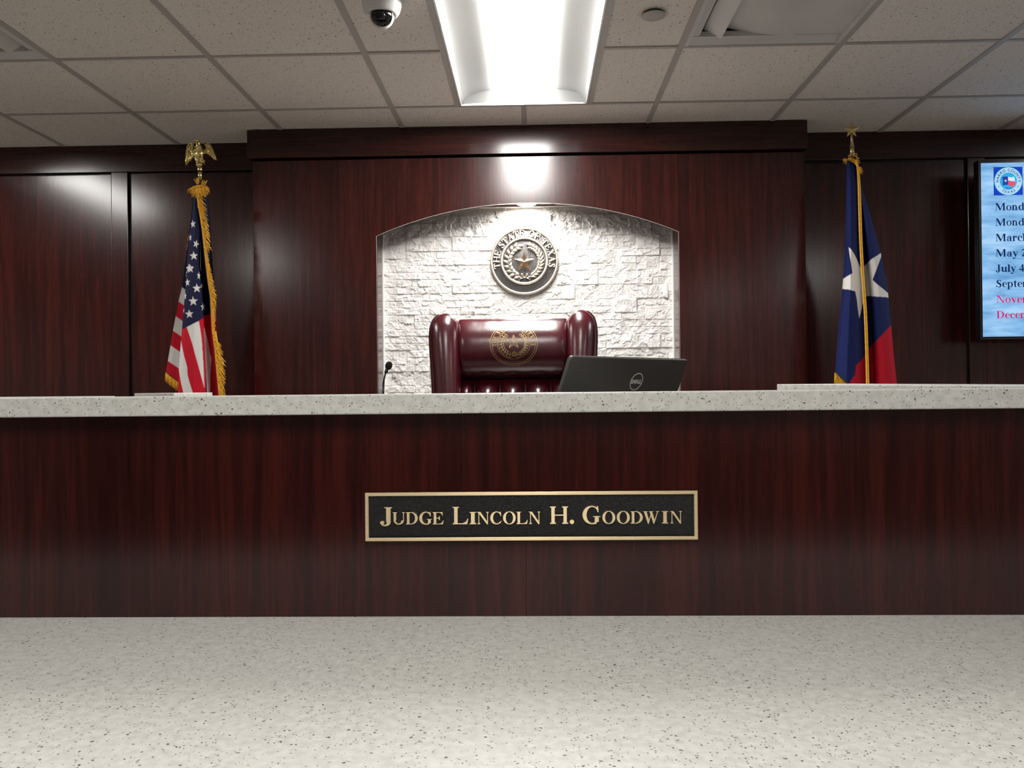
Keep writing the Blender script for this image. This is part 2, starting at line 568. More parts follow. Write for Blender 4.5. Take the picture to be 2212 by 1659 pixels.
for k in range(-14, 2):
    y = GY + k * T
    segs = [(XL, XR)]
    for h in holes:
        if h[2] + 0.02 < y < h[3] - 0.02:
            segs = [s for a, b_ in segs for s in ((a, min(b_, h[0] - w)), (max(a, h[1] + w), b_)) if s[1] - s[0] > 0.02]
    for a, b_ in segs: m.box(a, b_, y - w * 0.75, y + w * 0.75, H + 0.0006, H + 0.006)
for tx, ty, _, _ in troffers:            # bars along the long sides of the troffers
        for s in (-1, 1): m.box(tx + s * T / 2 - w, tx + s * T / 2 + w, ty - 2 * T, ty, H + 0.0003, H + 0.006)
m.build('ceiling_grid', M['grid'], ceil)

# ---- troffers

def troffer(tx, ty, label, lens):
    y1, y0 = ty, ty - 2 * T
    t = thing('ceiling_light', label, 'ceiling light', (tx, (y0 + y1) / 2, H), 'recessed troffers in the tiled ceiling')
    hw = T / 2 - 0.013
    m = MB()     # rim frame
    for a, b_, c, d in ((-hw, -hw + 0.007, y0 + 0.013, y1 - 0.013), (hw - 0.007, hw, y0 + 0.013, y1 - 0.013),
                        (-hw, hw, y1 - 0.020, y1 - 0.013), (-hw, hw, y0 + 0.013, y0 + 0.020)):
        m.box(tx + a, tx + b_, c, d, H - 0.002, H + 0.012)
    m.build('frame', M['white'], t)
    m = MB()     # curved side reflectors and end plates
    xs = [(-hw + 0.003, 0.0), (-0.27, 0.022), (-0.24, 0.040), (-0.19, 0.053), (-0.132, 0.059)]
    ya, yb = y0 + 0.016, y1 - 0.016
    for s in (-1, 1):
        m.grid([[(tx - s * x, y, H + z) for x, z in xs] for y in (ya, yb)])
    for y, dy in ((ya, 1), (yb, -1)):
        prof = [(-hw + 0.003, 0)] + xs[1:] + [(-x, z) for x, z in xs[::-1]]
        m.grid([[(tx + x, y, H) for x, z in prof], [(tx + x, y + dy * 0.03, H + z + (0.0 if abs(x) > 0.28 else 0.002)) for x, z in prof]])
    m.box(tx - hw, tx + hw, y0 + 0.014, y1 - 0.014, H + 0.10, H + 0.11)
    for s in (-1, 1): m.box(tx + s * hw - 0.003, tx + s * hw + 0.003, y0 + 0.014, y1 - 0.014, H, H + 0.10)
    for y in (y0 + 0.013, y1 - 0.016): m.box(tx - hw, tx + hw, y, y + 0.003, H, H + 0.10)
    m.build('reflector', M['reflector'], t)
    m = MB()     # glowing centre lens, slightly bowed downwards
    lw = 0.135
    cs = [(lw * math.sin(q), 0.058 - 0.032 * math.cos(q) ** 0.8 if abs(q) < PI / 2 - 1e-3 else 0.058) for q in [(-0.5 + i / 14) * PI for i in range(15)]]
    m.grid([[(tx + x, y, H + z) for x, z in cs] for y in (ya + 0.028, yb - 0.028)])
    m.build('lens', M[lens], t)
    return t


for tx, ty, lens, lab in troffers: troffer(tx, ty, lab, lens)

# ---- supply air diffusers
for vx, vy, s in vents:
    side = 'right of the lit troffer' if s > 0 else 'cut by the top left photo corner'
    t = thing('air_vent', 'grey slatted air diffuser in the ceiling ' + side, 'vent', (vx, vy, H), 'ceiling air diffusers')
    hw = T / 2 - 0.012
    m = MB()
    a = 0.046
    m.add([(vx - hw, vy + hw, H + 0.001), (vx + hw, vy + hw, H + 0.001), (vx + hw - 0.004, vy + hw - a, H + 0.016), (vx - hw + 0.004, vy + hw - a, H + 0.016)], [(0, 1, 2, 3)])
    m.add([(vx - hw, vy - hw, H + 0.001), (vx + hw, vy - hw, H + 0.001), (vx + hw, vy - hw + a, H + 0.016), (vx - hw, vy - hw + a, H + 0.016)], [(0, 3, 2, 1)])
    for q in (-1, 1):
        m.box(vx + q * (hw - 0.008) - 0.008, vx + q * (hw - 0.008) + 0.008, vy - hw, vy + hw, H, H + 0.02)
    m.build('frame', M['vent'], t)
    m = MB()
    m.box(vx - hw, vx + hw, vy - hw, vy + hw, H + 0.11, H + 0.12)
    for q in (-1, 1):
        m.box(vx + q * hw - 0.002, vx + q * hw + 0.002, vy - hw, vy + hw, H + 0.014, H + 0.11)
        m.box(vx - hw, vx + hw, vy + q * hw - 0.002, vy + q * hw + 0.002, H + 0.014, H + 0.11)
    m.build('duct_box', M['duct'], t)
    # curved blades running away from the viewer, dark slots between
    def blade(x0, x1, z0, zm, z1):
        rows = []
        for yy in (vy - hw + 0.02, vy + hw - 0.05):
            rows.append([(vx + s * (x0 + (x1 - x0) * k / 10), yy, H + (z0 + (z1 - z0) * k / 10) - zm * math.sin(PI * k / 10)) for k in range(11)])
        rows2 = [[(x, y, z + 0.003) for x, y, z in r] for r in rows]
        b_ = MB(); b_.grid(rows); b_.grid(rows2)
        return b_
    blade(-hw + 0.014, -hw + 0.046, 0.012, 0.0, 0.014).build('blade', M['vent'], t)
    blade(-hw + 0.062, -hw + 0.128, 0.040, 0.004, 0.004).build('blade', M['vent'], t)
    blade(-hw + 0.148, -hw + 0.40, 0.045, 0.012, 0.010).build('blade', M['vent'], t)
    blade(-hw + 0.40, hw - 0.014, 0.012, 0.0, 0.012).build('blade', M['vent'], t)
    m = MB()
    m.box(vx - hw + 0.012, vx + hw - 0.012, vy + hw - 0.058, vy + hw - 0.046, H + 0.010, H + 0.03)
    m.build('end_bar', M['vent'], t)

# ---- dome camera and sprinkler cover
cc = Vector((-0.492, 2.70, H))
t = thing('security_camera', 'small white ceiling camera with a smoked black eye, left of the lit troffer', 'camera', cc)
MB().lathe([(0.0, 0.001), (0.062, 0.001), (0.066, -0.004), (0.066, -0.020), (0.060, -0.040), (0.052, -0.052), (0.047, -0.055), (0.044, -0.050), (0.0, -0.045)], cc, 40).build('housing', M['white'], t)
ball = cc + Vector((0, 0, -0.056))
MB().ell(ball, (0.041, 0.041, 0.041), 28, 18).build('eyeball', M['white'], t)
dr = (Vector((-0.10, 0.0, EYE + 0.30)) - ball).normalized()
q = Vector((0, 0, 1)).rotation_difference(dr).to_matrix()
prof = [(0.0415 * math.sin(a), 0.0415 * math.cos(a)) for a in [i * 0.98 / 12 for i in range(13)]]
MB().lathe(prof, ball, 32, True, q).build('lens_window', M['glass'], t)
MB().lathe([(0.0335, 0.0235), (0.0355, 0.0255), (0.0375, 0.0225), (0.036, 0.0195)], ball, 32, True, q).build('trim_ring', M['silver'], t)
MB().lathe([(0.0, 0.036), (0.010, 0.0385), (0.012, 0.0405), (0.009, 0.0425), (0.0, 0.0425)], ball, 20, True, q).build('lens', M['black'], t)

sc_ = Vector((0.434, 2.853, H))
t = thing('sprinkler_cover', 'round flat white sprinkler cover on the ceiling tile right of the troffer', 'sprinkler cover', sc_)
MB().lathe([(0.0, -0.007), (0.040, -0.007), (0.0425, -0.0055), (0.0425, -0.004), (0.0, -0.004)], sc_, 40).build('cover_plate', M['grid'], t)
MB().lathe([(0.0, -0.0035), (0.034, -0.0035), (0.036, 0.004), (0.0, 0.004)], sc_, 32).build('cup', M['duct'], t)

# ------------------------------------------------------------------ back wall in mahogany panels
WY = 4.255
MB().box(XL, XR, YB, YB + 0.1, 0, H + 0.2).build('wall_back', M['black'], kind='structure')
WB = bpy.data.objects['wall_back']
pl = lambda x0, x1, z0, z1, mt, y0=WY, nm='wood_panel', r=0.0015: MB().bbox(x0, x1, y0, YB, z0, z1, r, 1).build(nm, mt, WB)
BX0, BX1, BY = -1.397, 1.352, 4.055            # the projecting centre bay
NX0, NX1, NY = -0.7765, 0.7295, 4.24           # niche
pl(-3.9, -2.223, DAIS, 2.650, M['wood'])
pl(-2.223, -2.136, DAIS, 2.664, M['woodb'], WY, 'wood_stile')
pl(-2.116, -1.25, DAIS, 2.650, M['woodb'])
pl(1.25, 2.232, DAIS, 2.646, M['wood'])
pl(2.251, 2.338, DAIS, 2.664, M['woodb'], WY, 'wood_stile')
pl(2.338, 3.9, DAIS, 2.646, M['woodb'])
pl(XL, -3.91, DAIS, 2.650, M['woodb'])
pl(3.91, XR, DAIS, 2.650, M['wood'])
pl(XL, -1.3, 2.662, H, M['woodh'], WY - 0.010, 'frieze_board')
pl(1.3, XR, 2.662, H, M['woodh'], WY - 0.010, 'frieze_board')
pl(XL, -1.4, DAIS, DAIS + 0.1, M['woodh'], WY - 0.012, 'baseboard')
pl(1.36, XR, DAIS, DAIS + 0.1, M['woodh'], WY - 0.012, 'baseboard')

# centre bay: side panels, arch panel, header, niche lining
MB().box(BX0 + 0.02, BX1 - 0.02, YB - 0.012, YB, DAIS, H).build('wall_bay', M['black'], kind='structure')
BAY = bpy.data.objects['wall_bay']
MB().bbox(BX0, NX0 - 0.001, BY, BY + 0.02, DAIS, 2.652, 0.0012, 1).build('wood_panel', M['woodb'], BAY)
MB().bbox(NX1 + 0.001, BX1, BY, BY + 0.02, DAIS, 2.652, 0.0012, 1).build('wood_panel', M['woodb'], BAY)
MB().box(BX0, BX0 + 0.018, BY + 0.0205, YB, DAIS, 2.652).box(BX1 - 0.018, BX1, BY + 0.0205, YB, DAIS, 2.652).build('side_return', M['wood'], BAY)
# arch panel
xm = (NX0 + NX1) / 2; half = (NX1 - NX0) / 2; sag = 0.1545; Zs = 2.2665
Ra = (half * half + sag * sag) / (2 * sag)
arc = []
for i in range(49):
    x = NX0 + (NX1 - NX0) * i / 48
    arc.append((x, Zs + sag - Ra + math.sqrt(Ra * Ra - (x - xm) ** 2)))
m = MB()
top = 2.652
for i in range(48):
    (x0, z0), (x1, z1) = arc[i], arc[i + 1]
    m.add([(x0, BY, z0), (x1, BY, z1), (x1, BY, top), (x0, BY, top)], [(0, 1, 2, 3)])
    m.add([(x0, BY, z0), (x1, BY, z1), (x1, BY + 0.02, z1), (x0, BY + 0.02, z0)], [(3, 2, 1, 0)])
    m.add([(x0, BY + 0.02, z0), (x1, BY + 0.02, z1), (x1, BY + 0.02, top), (x0, BY + 0.02, top)], [(3, 2, 1, 0)])
m.build('arch_panel', M['wood'], BAY)
m = MB()     # thin pale edge banding along the arch and the jambs
pts = [(NX0, 1.0)] + arc + [(NX1, 1.0)]
m.tube([(x + (0.0006 if x < xm else -0.0006), BY + 0.0004, z) for x, z in pts], 0.0010, 6)
m.build('edge_band', M['grid'], BAY)
m = MB()
m.bbox(BX0 - 0.021, BX1 + 0.008, 4.033, BY + 0.02, 2.662, H, 0.0015, 1)
m.box(BX0 - 0.021, BX0 - 0.003, BY + 0.02, YB, 2.662, H).box(BX1 - 0.010, BX1 + 0.008, BY + 0.02, YB, 2.662, H)
m.build('header', M['woodh'], BAY)
# niche lining: jambs and flat top
NZ = 2.442
MB().box(NX0 - 0.018, NX0, BY + 0.0205, YB - 0.012, 1.0, NZ + 0.012).build('jamb', M['wood'], BAY)
MB().box(NX1, NX1 + 0.018, BY + 0.0205, YB - 0.012, 1.0, NZ + 0.012).build('jamb', M['wood'], BAY)
MB().box(NX0, NX1, BY + 0.0205, YB - 0.012, NZ, NZ + 0.012).build('soffit', M['wood'], BAY)
MB().box(NX0, NX1, BY + 0.0205, YB - 0.012, 0.98, 1.0).build('sill', M['wood'], BAY)
m = MB()
for x in (NX0 + 0.003, NX1 - 0.003): m.box(x - 0.003, x + 0.003, NY - 0.024, NY + 0.002, 1.0, NZ)
m.box(NX0, NX1, NY - 0.024, NY + 0.002, NZ - 0.005, NZ)
m.build('corner_bead', M['white'], BAY)

# split-face ledge stone as a height field
dx = 0.0034
nx, nz = int((NX1 - NX0) / dx) + 1, int((NZ - 1.0) / dx) + 1
X = np.linspace(NX0, NX1, nx); Z = np.linspace(1.0, NZ, nz)
XX, ZZ = np.meshgrid(X, Z)
rowh = 0.0368
hmap = np.zeros_like(XX)
edge = np.full_like(XX, 9.0)


def vnoise(px, pz, sc, seed):
    r = np.random.default_rng(seed)
    tab = r.random((256, 256))
    a, b_ = px * sc, pz * sc
    i, j = np.floor(a).astype(int), np.floor(b_).astype(int)
    fa, fb = a - i, b_ - j
    fa = fa * fa * (3 - 2 * fa); fb = fb * fb * (3 - 2 * fb)
    g = lambda ii, jj: tab[ii % 256, jj % 256]
    return (g(i, j) * (1 - fa) + g(i + 1, j) * fa) * (1 - fb) + (g(i, j + 1) * (1 - fa) + g(i + 1, j + 1) * fa) * fb


nrow = int((NZ - 1.0) / rowh) + 2
occ = {}
bricks = []
cells = int((NX1 - NX0) / 0.04) + 1
taken = np.zeros((nrow, cells), bool)
for r in range(nrow):
    c = 0
    while c < cells:
        if taken[r, c]: c += 1; continue
        ln = int(rng.choice([2, 3, 3, 4, 5, 6, 7]))
        tall = rng.random() < 0.22 and r + 1 < nrow
        e = c
        while e < cells and e - c < ln and not taken[r, e]: e += 1
        taken[r, c:e] = True
        if tall: taken[r + 1, c:e] = True
        bricks.append((NX0 + c * 0.04, NX0 + e * 0.04, 1.0 + r * rowh, 1.0 + (r + (2 if tall else 1)) * rowh))
        c = e
warp = (vnoise(XX, ZZ, 70, 11) - 0.5) * 0.0022
for bi, (x0, x1, z0, z1) in enumerate(bricks):
    jx0, jx1 = x0 + rng.uniform(-0.004, 0.004), x1
    msk = (XX >= x0) & (XX < x1) & (ZZ >= z0) & (ZZ < z1)
    if not msk.any(): continue
    bx, bz = XX[msk], ZZ[msk]
    base = rng.uniform(0.003, 0.0105)
    tx_, tz_ = rng.uniform(-0.03, 0.03), rng.uniform(-0.07, 0.04)
    h = base + tx_ * (bx - (x0 + x1) / 2) + tz_ * (bz - (z0 + z1) / 2)
    k = max(4, int((x1 - x0) / 0.016))
    sx = rng.uniform(x0, x1, k); sz = rng.uniform(z0, z1, k)
    gx = rng.uniform(-0.20, 0.20, k); gz = rng.uniform(-0.24, 0.18, k); go = rng.uniform(-0.0016, 0.0016, k)
    wx = (vnoise(bx, bz, 110, 5) - 0.5) * 0.014; wz = (vnoise(bx, bz, 110, 6) - 0.5) * 0.014
    dd = (bx[:, None] + wx[:, None] - sx) ** 2 + (1.4 * (bz[:, None] + wz[:, None] - sz)) ** 2
    n1 = dd.argmin(1)
    h = h + go[n1] + gx[n1] * (bx - sx[n1]) + gz[n1] * (bz - sz[n1])
    dist = np.minimum(np.minimum(bx - x0, x1 - bx), np.minimum(bz - z0, z1 - bz))
    h = h * np.clip(dist / 0.003, 0.25, 1) ** 0.5
    hmap[msk] = h
hmap += (vnoise(XX, ZZ, 120, 1) - 0.5) * 0.0026 + (vnoise(XX, ZZ, 260, 2) - 0.5) * 0.0016
hmap = np.clip(hmap, -0.001, 0.02)
vv = np.stack([XX, NY - hmap, ZZ], -1).reshape(-1, 3)
idx = np.arange(nx * nz).reshape(nz, nx)
ff = np.stack([idx[:-1, :-1], idx[:-1, 1:], idx[1:, 1:], idx[1:, :-1]], -1).reshape(-1, 4)


def np_mesh(name, v, f, mat, parent=None, smooth=False, col=None):
    org = ORG[parent] if parent is not None else Vector((0, 0, 0))
    me = bpy.data.meshes.new(name)
    me.vertices.add(len(v)); me.loops.add(f.size); me.polygons.add(len(f))
    me.vertices.foreach_set('co', (v - np.array(org[:])).astype(np.float32).ravel())
    me.loops.foreach_set('vertex_index', f.astype(np.int32).ravel())
    n = f.shape[1]
    me.polygons.foreach_set('loop_start', np.arange(0, f.size, n, dtype=np.int32))
    me.polygons.foreach_set('loop_total', np.full(len(f), n, dtype=np.int32))
    me.polygons.foreach_set('use_smooth', np.full(len(f), smooth))
    me.update(calc_edges=True); me.validate()
    if col is not None:
        ca = me.color_attributes.new('pattern', 'FLOAT_COLOR', 'POINT')
        ca.data.foreach_set('color', np.c_[col, np.ones(len(col))].astype(np.float32).ravel())
    me.materials.append(mat)
    o = bpy.data.objects.new(name, me); C.objects.link(o)
    if parent is not None: o.parent = parent
    ORG[o] = org
    return o


np_mesh('ledge_stone', vv, ff, M['ledge'], BAY)

# puck light in the flat top of the niche
pk = Vector((-0.024, 4.137, NZ))
t = thing('puck_light', 'small round bright spotlight set in the top of the stone niche', 'spotlight', pk)
MB().lathe([(0.040, 0.0), (0.042, -0.010), (0.050, -0.010), (0.053, -0.006), (0.053, 0.0)], pk, 36).build('trim_ring', M['silver'], t)
MB().lathe([(0.0, -0.004), (0.03, -0.0045), (0.0405, -0.003)], pk, 36).build('lens', M['pucklens'], t)
ld = bpy.data.lights.new('puck_beam', 'SPOT')
ld.energy = PUCK_W; ld.spot_size = math.radians(150); ld.spot_blend = 0.40; ld.shadow_soft_size = 0.03
ld.color = (1.0, 0.965, 0.92)
lo = bpy.data.objects.new('puck_beam', ld); C.objects.link(lo); lo.parent = t; lo.location = (0, 0, -0.016)
# ------------------------------------------------------------------ judge bench and counters
BF = 1.59                                    # front face of the bench
t = thing('judge_bench', 'long dark mahogany judge bench front with the bronze name plate on it', 'bench', (0, BF, 0))
MB().bbox(-3.2, -0.0174, BF, BF + 0.02, 0, 1.452, 0.0003, 1).build('front_panel', M['wood'], t)
MB().bbox(-0.0172, 3.2, BF, BF + 0.02, 0, 1.452, 0.0003, 1).build('front_panel', M['wood'], t)
MB().box(-3.2, 3.2, BF + 0.0202, BF + 0.05, 0, 1.452).build('carcass', M['black'], t)
prop(MB().bbox(-3.25, 3.25, 1.555, 1.70, 1.452, 1.490, 0.0025, 2).build('countertop', M['stone_top']),
     'long pale speckled solid surface ledge capping the dark judge bench', 'countertop')

# lower counter in front of the bench, its edge just under the viewer
m = MB()
oy = [(-3.2, 1.02), (-0.9, 0.972), (-0.66, 0.962), (-0.62, 0.952), (-0.56, 0.930), (-0.4, 0.912), (0.0, 0.905), (3.2, 0.905)]
pts = oy + [(3.2, BF - 0.0005), (-3.2, BF - 0.0005)]
bm = bmesh.new()
lo_ = [bm.verts.new((x, y, 1.017)) for x, y in pts]; hi_ = [bm.verts.new((x, y, 1.055)) for x, y in pts]
n = len(pts)
bm.faces.new(hi_); bm.faces.new(lo_[::-1])
for i in range(n): bm.faces.new((lo_[i], lo_[(i + 1) % n], hi_[(i + 1) % n], hi_[i]))
ed = [e for e in bm.edges if all(v in hi_ for v in e.verts) and max(v.co.y for v in e.verts) < 1.3]
bmesh.ops.bevel(bm, geom=ed, offset=0.006, segments=3, profile=0.5, affect='EDGES')
m.bm(bm)
prop(m.build('countertop', M['stone_top']), 'wide pale speckled counter surface filling the foreground below the bench', 'countertop')
m = MB().box(-3.2, 3.2, 1.10, BF - 0.001, 0.0, 1.0168)
prop(m.build('counter_base', M['wood']), 'dark wooden base under the pale foreground counter', 'counter base')

# judge's desk behind the bench (carries the laptop and the microphone)
t = thing('judge_desk', 'low wooden desk surface hidden behind the tall bench front', 'desk', (-0.14, 1.95, DAIS))
MB().bbox(-0.95, 0.66, 1.645, 2.35, 1.245, 1.275, 0.003).build('desktop', M['woodh'], t)
for x in (-0.93, 0.61): MB().box(x, x + 0.03, 1.66, 2.33, DAIS, 1.245).build('side_panel', M['wood'], t)

# side ledges of the bench enclosure
def ledge(name, label, pts, z0, z1, inset, base_mat):
    cx = sum(p[0] for p in pts) / len(pts); cy = sum(p[1] for p in pts) / len(pts)
    t = thing(name, label, 'ledge', (cx, cy, DAIS), 'speckled ledges behind the bench')
    zt = (lambda x, y: z1) if not callable(z1) else z1
    th = z0
    bm = bmesh.new()
    lo_ = [bm.verts.new((x, y, zt(x, y) - th)) for x, y in pts]; hi_ = [bm.verts.new((x, y, zt(x, y))) for x, y in pts]
    n = len(pts)
    bm.faces.new(hi_); bm.faces.new(lo_[::-1])
    for i in range(n): bm.faces.new((lo_[i], lo_[(i + 1) % n], hi_[(i + 1) % n], hi_[i]))
    bmesh.ops.recalc_face_normals(bm, faces=bm.faces)
    bmesh.ops.bevel(bm, geom=[e for e in bm.edges], offset=0.002, segments=2, profile=0.5, affect='EDGES')
    MB().bm(bm).build('top_slab', M['stone_top'], t)
    ins = [(cx + (x - cx) * inset, cy + (y - cy) * inset) for x, y in pts]
    m = MB()
    zb = min(zt(x, y) for x, y in pts) - th - 0.001
    vs = [(x, y, DAIS) for x, y in ins] + [(x, y, zb) for x, y in ins]
    m.add(vs, [tuple(range(n)), tuple(range(n, 2 * n))] + [(i, (i + 1) % n, n + (i + 1) % n, n + i) for i in range(n)])
    m.build('base_panel', base_mat, t)
    return t


a, b_, c = at(375, 849, 2.75), at(290, 851, 2.95), at(459, 847.5, 2.95)
ledge('side_ledge', 'small pale speckled ledge corner in front of the striped flag', [(a.x, a.y), (c.x, c.y), (c.x - (a.x - b_.x), c.y + 0.2), (b_.x, b_.y)], 0.024, a.z, 0.9, M['wood'])
a, b_, c = at(174, 855.5, 2.75), at(-60, 858.5, 2.75), at(160, 855.5, 2.95)
ledge('side_ledge', 'pale speckled ledge end at the far left behind the bench top', [(a.x, a.y), (a.x - 0.01, a.y + 0.25), (b_.x - 0.5, b_.y + 0.45), (b_.x - 0.5, b_.y + 0.12)], 0.022, 1.4845, 0.93, M['woodb'])
a, b_ = at(1678, 830, 2.6), at(2212, 833, 1.9)
kx = (b_.z - a.z) / ((b_ - a).xy.length)
dv = (b_ - a).xy.normalized()
zf = lambda x, y: a.z + kx * ((x - a.x) * dv.x + (y - a.y) * dv.y)
e_ = a.xy + dv * 0.93
nrm = Vector((-dv.y, dv.x));  nrm = nrm if nrm.x > 0 else -nrm
ledge('side_ledge', 'long pale speckled ledge on the right in front of the blue flag', [(a.x, a.y), (e_.x, e_.y), (e_.x + nrm.x * 0.3, e_.y + nrm.y * 0.3), (a.x + nrm.x * 0.3, a.y + nrm.y * 0.3)], 0.034, zf, 0.93, M['wood'])

# ------------------------------------------------------------------ bold roman lettering, drawn glyph by glyph
TS, TH, SE, SH = 0.205, 0.060, 0.085, 0.042


def R_(x0, y0, x1, y1): return ('p', [(x0, y0), (x1, y0), (x1, y1), (x0, y1)])


def stem(x, y0=0.0, y1=1.0, w=TS, bot=3, top=3):
    out = [R_(x, y0, x + w, y1)]
    for y, d, fl in ((y0, 1, bot), (y1, -1, top)):
        if fl:
            l = SE if fl & 1 else 0; r = SE if fl & 2 else 0
            out.append(('p', [(x - l, y), (x + w + r, y), (x + w + r, y + d * SH), (x + w, y + d * SH * 2), (x, y + d * SH * 2), (x - l, y + d * SH)]))
    return out


def ring(cx, cy, ro, ri, a0=0, a1=360, n=28): return ('a', cx, cy, ro, ri, a0, a1, n)
def stroke(pts): return ('s', pts)          # (x, y, width)


def glyph(ch):
    G = []
    if ch == 'I': return 0.39, stem(0.09)
    if ch == 'H': return 1.14, stem(0.09) + stem(0.84) + [R_(0.28, 0.47, 0.86, 0.53)]
    if ch in 'EF':
        G = stem(0.09, bot=3 if ch == 'F' else 1, top=1)
        G += [('p', [(0.25, 1), (0.83, 1), (0.85, 0.72), (0.81, 0.72), (0.74, 0.86), (0.62, 0.945), (0.25, 0.945)])]
        G += [R_(0.28, 0.475, 0.52, 0.53), ('p', [(0.48, 0.53), (0.48, 0.475), (0.56, 0.34), (0.60, 0.34), (0.60, 0.67), (0.56, 0.67)])]
        if ch == 'E': G += [('p', [(0.25, 0), (0.86, 0), (0.92, 0.31), (0.88, 0.31), (0.80, 0.15), (0.64, 0.055), (0.25, 0.055)])]
        return 0.97, G
    if ch == 'L':
        return 0.95, stem(0.09, bot=1) + [('p', [(0.25, 0), (0.86, 0), (0.92, 0.33), (0.88, 0.33), (0.79, 0.15), (0.62, 0.06), (0.25, 0.06)])]
    if ch == 'T':
        return 0.98, stem(0.39, top=0) + [('p', [(0.05, 1), (0.93, 1), (0.95, 0.70), (0.91, 0.70), (0.82, 0.87), (0.68, 0.945), (0.30, 0.945), (0.16, 0.87), (0.07, 0.70), (0.03, 0.70)])]
    if ch == 'N':
        return 1.10, stem(0.14, w=TH, top=0) + stem(0.88, w=TH, bot=0) + [('p', [(0.02, 1), (0.30, 1), (0.94, 0.10), (0.94, -0.02), (0.86, -0.02), (0.14, 0.93), (0.02, 0.96)])]
    if ch == 'M':
        return 1.40, stem(0.14, w=TH, top=0) + stem(1.03) + [('p', [(0.02, 1), (0.34, 1), (0.72, 0.25), (0.60, -0.01), (0.14, 0.93), (0.02, 0.96)]), ('p', [(0.60, -0.01), (0.66, -0.01), (1.14, 1), (1.03, 1)])]
    if ch == 'U':
        return 1.08, stem(0.09, 0.32, 1, bot=0) + stem(0.88, 0.32, 1, w=TH, bot=0) + [('r', 0.515, 0.33, (0.425, 0.345), (0.245, 0.265), -0.025, 180, 360)]
    if ch == 'J':
        return 0.70, stem(0.32, 0.15, 1, bot=0) + [stroke([(0.435, 0.2, 0.19), (0.42, 0.06, 0.17), (0.34, -0.04, 0.10), (0.20, -0.055, 0.07), (0.10, 0.02, 0.07), (0.10, 0.10, 0.06)]), ring(0.125, 0.10, (0.10, 0.10), (0, 0))]
    if ch == 'D':
        return 1.05, stem(0.09, bot=1, top=1) + [('r', 0.42, 0.5, (0.55, 0.5), (0.33, 0.445), 0, -90, 90), R_(0.25, 0, 0.43, 0.055), R_(0.25, 0.945, 0.43, 1)]
    if ch == 'O':
        return 1.12, [('r', 0.55, 0.5, (0.50, 0.525), (0.29, 0.475), 0, 0, 360)]
    if ch in 'CG':
        G = [('r', 0.54, 0.5, (0.49, 0.525), (0.31, 0.465), 0.035, 38, 300 if ch == 'G' else 318)]
        G += [('p', [(0.86, 0.66), (0.91, 0.66), (0.89, 1.01), (0.85, 1.01), (0.80, 0.93), (0.70, 0.955), (0.82, 0.84)])]
        if ch == 'G':
            G += [('p', [(0.70, 0.04), (0.92, 0.12), (0.92, 0.40), (0.71, 0.40)]), R_(0.61, 0.39, 1.01, 0.435), stroke([(0.54, -0.002, 0.046), (0.66, 0.005, 0.06), (0.80, 0.06, 0.1)])]
            return 1.08, G
        G += [stroke([(0.75, 0.075, 0.09), (0.85, 0.15, 0.05), (0.92, 0.25, 0.035)])]
        return 1.0, G
    if ch == 'S':
        return 0.82, [stroke([(0.66, 0.80, 0.05), (0.60, 0.90, 0.07), (0.46, 0.965, 0.10), (0.28, 0.91, 0.15), (0.21, 0.78, 0.19), (0.30, 0.63, 0.21), (0.47, 0.50, 0.23), (0.62, 0.37, 0.22), (0.66, 0.22, 0.18), (0.57, 0.08, 0.13), (0.40, 0.03, 0.09), (0.22, 0.09, 0.06), (0.13, 0.22, 0.05)]),
                      ('p', [(0.66, 0.68), (0.71, 0.68), (0.69, 1.01), (0.65, 1.01), (0.61, 0.93)]), ('p', [(0.08, -0.01), (0.12, -0.01), (0.17, 0.08), (0.12, 0.33), (0.07, 0.33)])]
    if ch == 'A':
        return 1.08, [('p', [(0.52, 1.02), (0.56, 1.02), (0.98, 0.03), (0.74, 0.03), (0.42, 0.82)]), ('p', [(0.50, 0.98), (0.44, 0.80), (0.14, 0.03), (0.20, 0.03), (0.48, 0.75)]), R_(0.25, 0.30, 0.76, 0.36), R_(0.02, 0, 0.34, SH), R_(0.64, 0, 1.07, SH)]
    if ch == 'X':
        return 1.08, [('p', [(0.09, 0.97), (0.37, 0.97), (0.99, 0.03), (0.71, 0.03)]), ('p', [(0.80, 0.97), (0.88, 0.97), (0.22, 0.03), (0.13, 0.03)]), R_(0.02, 1 - SH, 0.45, 1), R_(0.66, 1 - SH, 1.03, 1), R_(0.02, 0, 0.36, SH), R_(0.60, 0, 1.06, SH)]
    if ch == 'W':
        return 1.46, [('p', [(0.07, 0.97), (0.31, 0.97), (0.56, 0.22), (0.48, -0.03), (0.44, -0.03)]), ('p', [(0.44, -0.03), (0.49, -0.03), (0.80, 0.88), (0.74, 0.93)]), ('p', [(0.58, 0.97), (0.82, 0.97), (1.06, 0.22), (0.98, -0.03), (0.94, -0.03)]), ('p', [(0.94, -0.03), (0.99, -0.03), (1.36, 0.97), (1.28, 0.97)]), R_(0.0, 1 - SH, 0.41, 1), R_(0.51, 1 - SH, 0.92, 1), R_(1.17, 1 - SH, 1.46, 1)]
    if ch == '.': return 0.35, [ring(0.17, 0.11, (0.13, 0.125), (0, 0))]
    xh = 0.69
    if ch == 'o': return 0.74, [('r', 0.37, 0.345, (0.335, 0.36), (0.165, 0.315), 0, 0, 360)]
    if ch == 'l': return 0.41, stem(0.10, top=1)
    if ch in 'nhm':
        G = stem(0.09, 0, 1.0 if ch == 'h' else xh, w=0.19, top=1)
        G += [('r', 0.42, 0.45, (0.24, 0.255), (0.06, 0.18), -0.01, 10, 150)] + stem(0.48, 0, 0.48, w=0.19, top=0)
        if ch == 'm':
            return 1.23, G + [('r', 0.82, 0.45, (0.24, 0.255), (0.06, 0.18), -0.01, 10, 150)] + stem(0.88, 0, 0.48, w=0.19, top=0)
        return 0.82, G
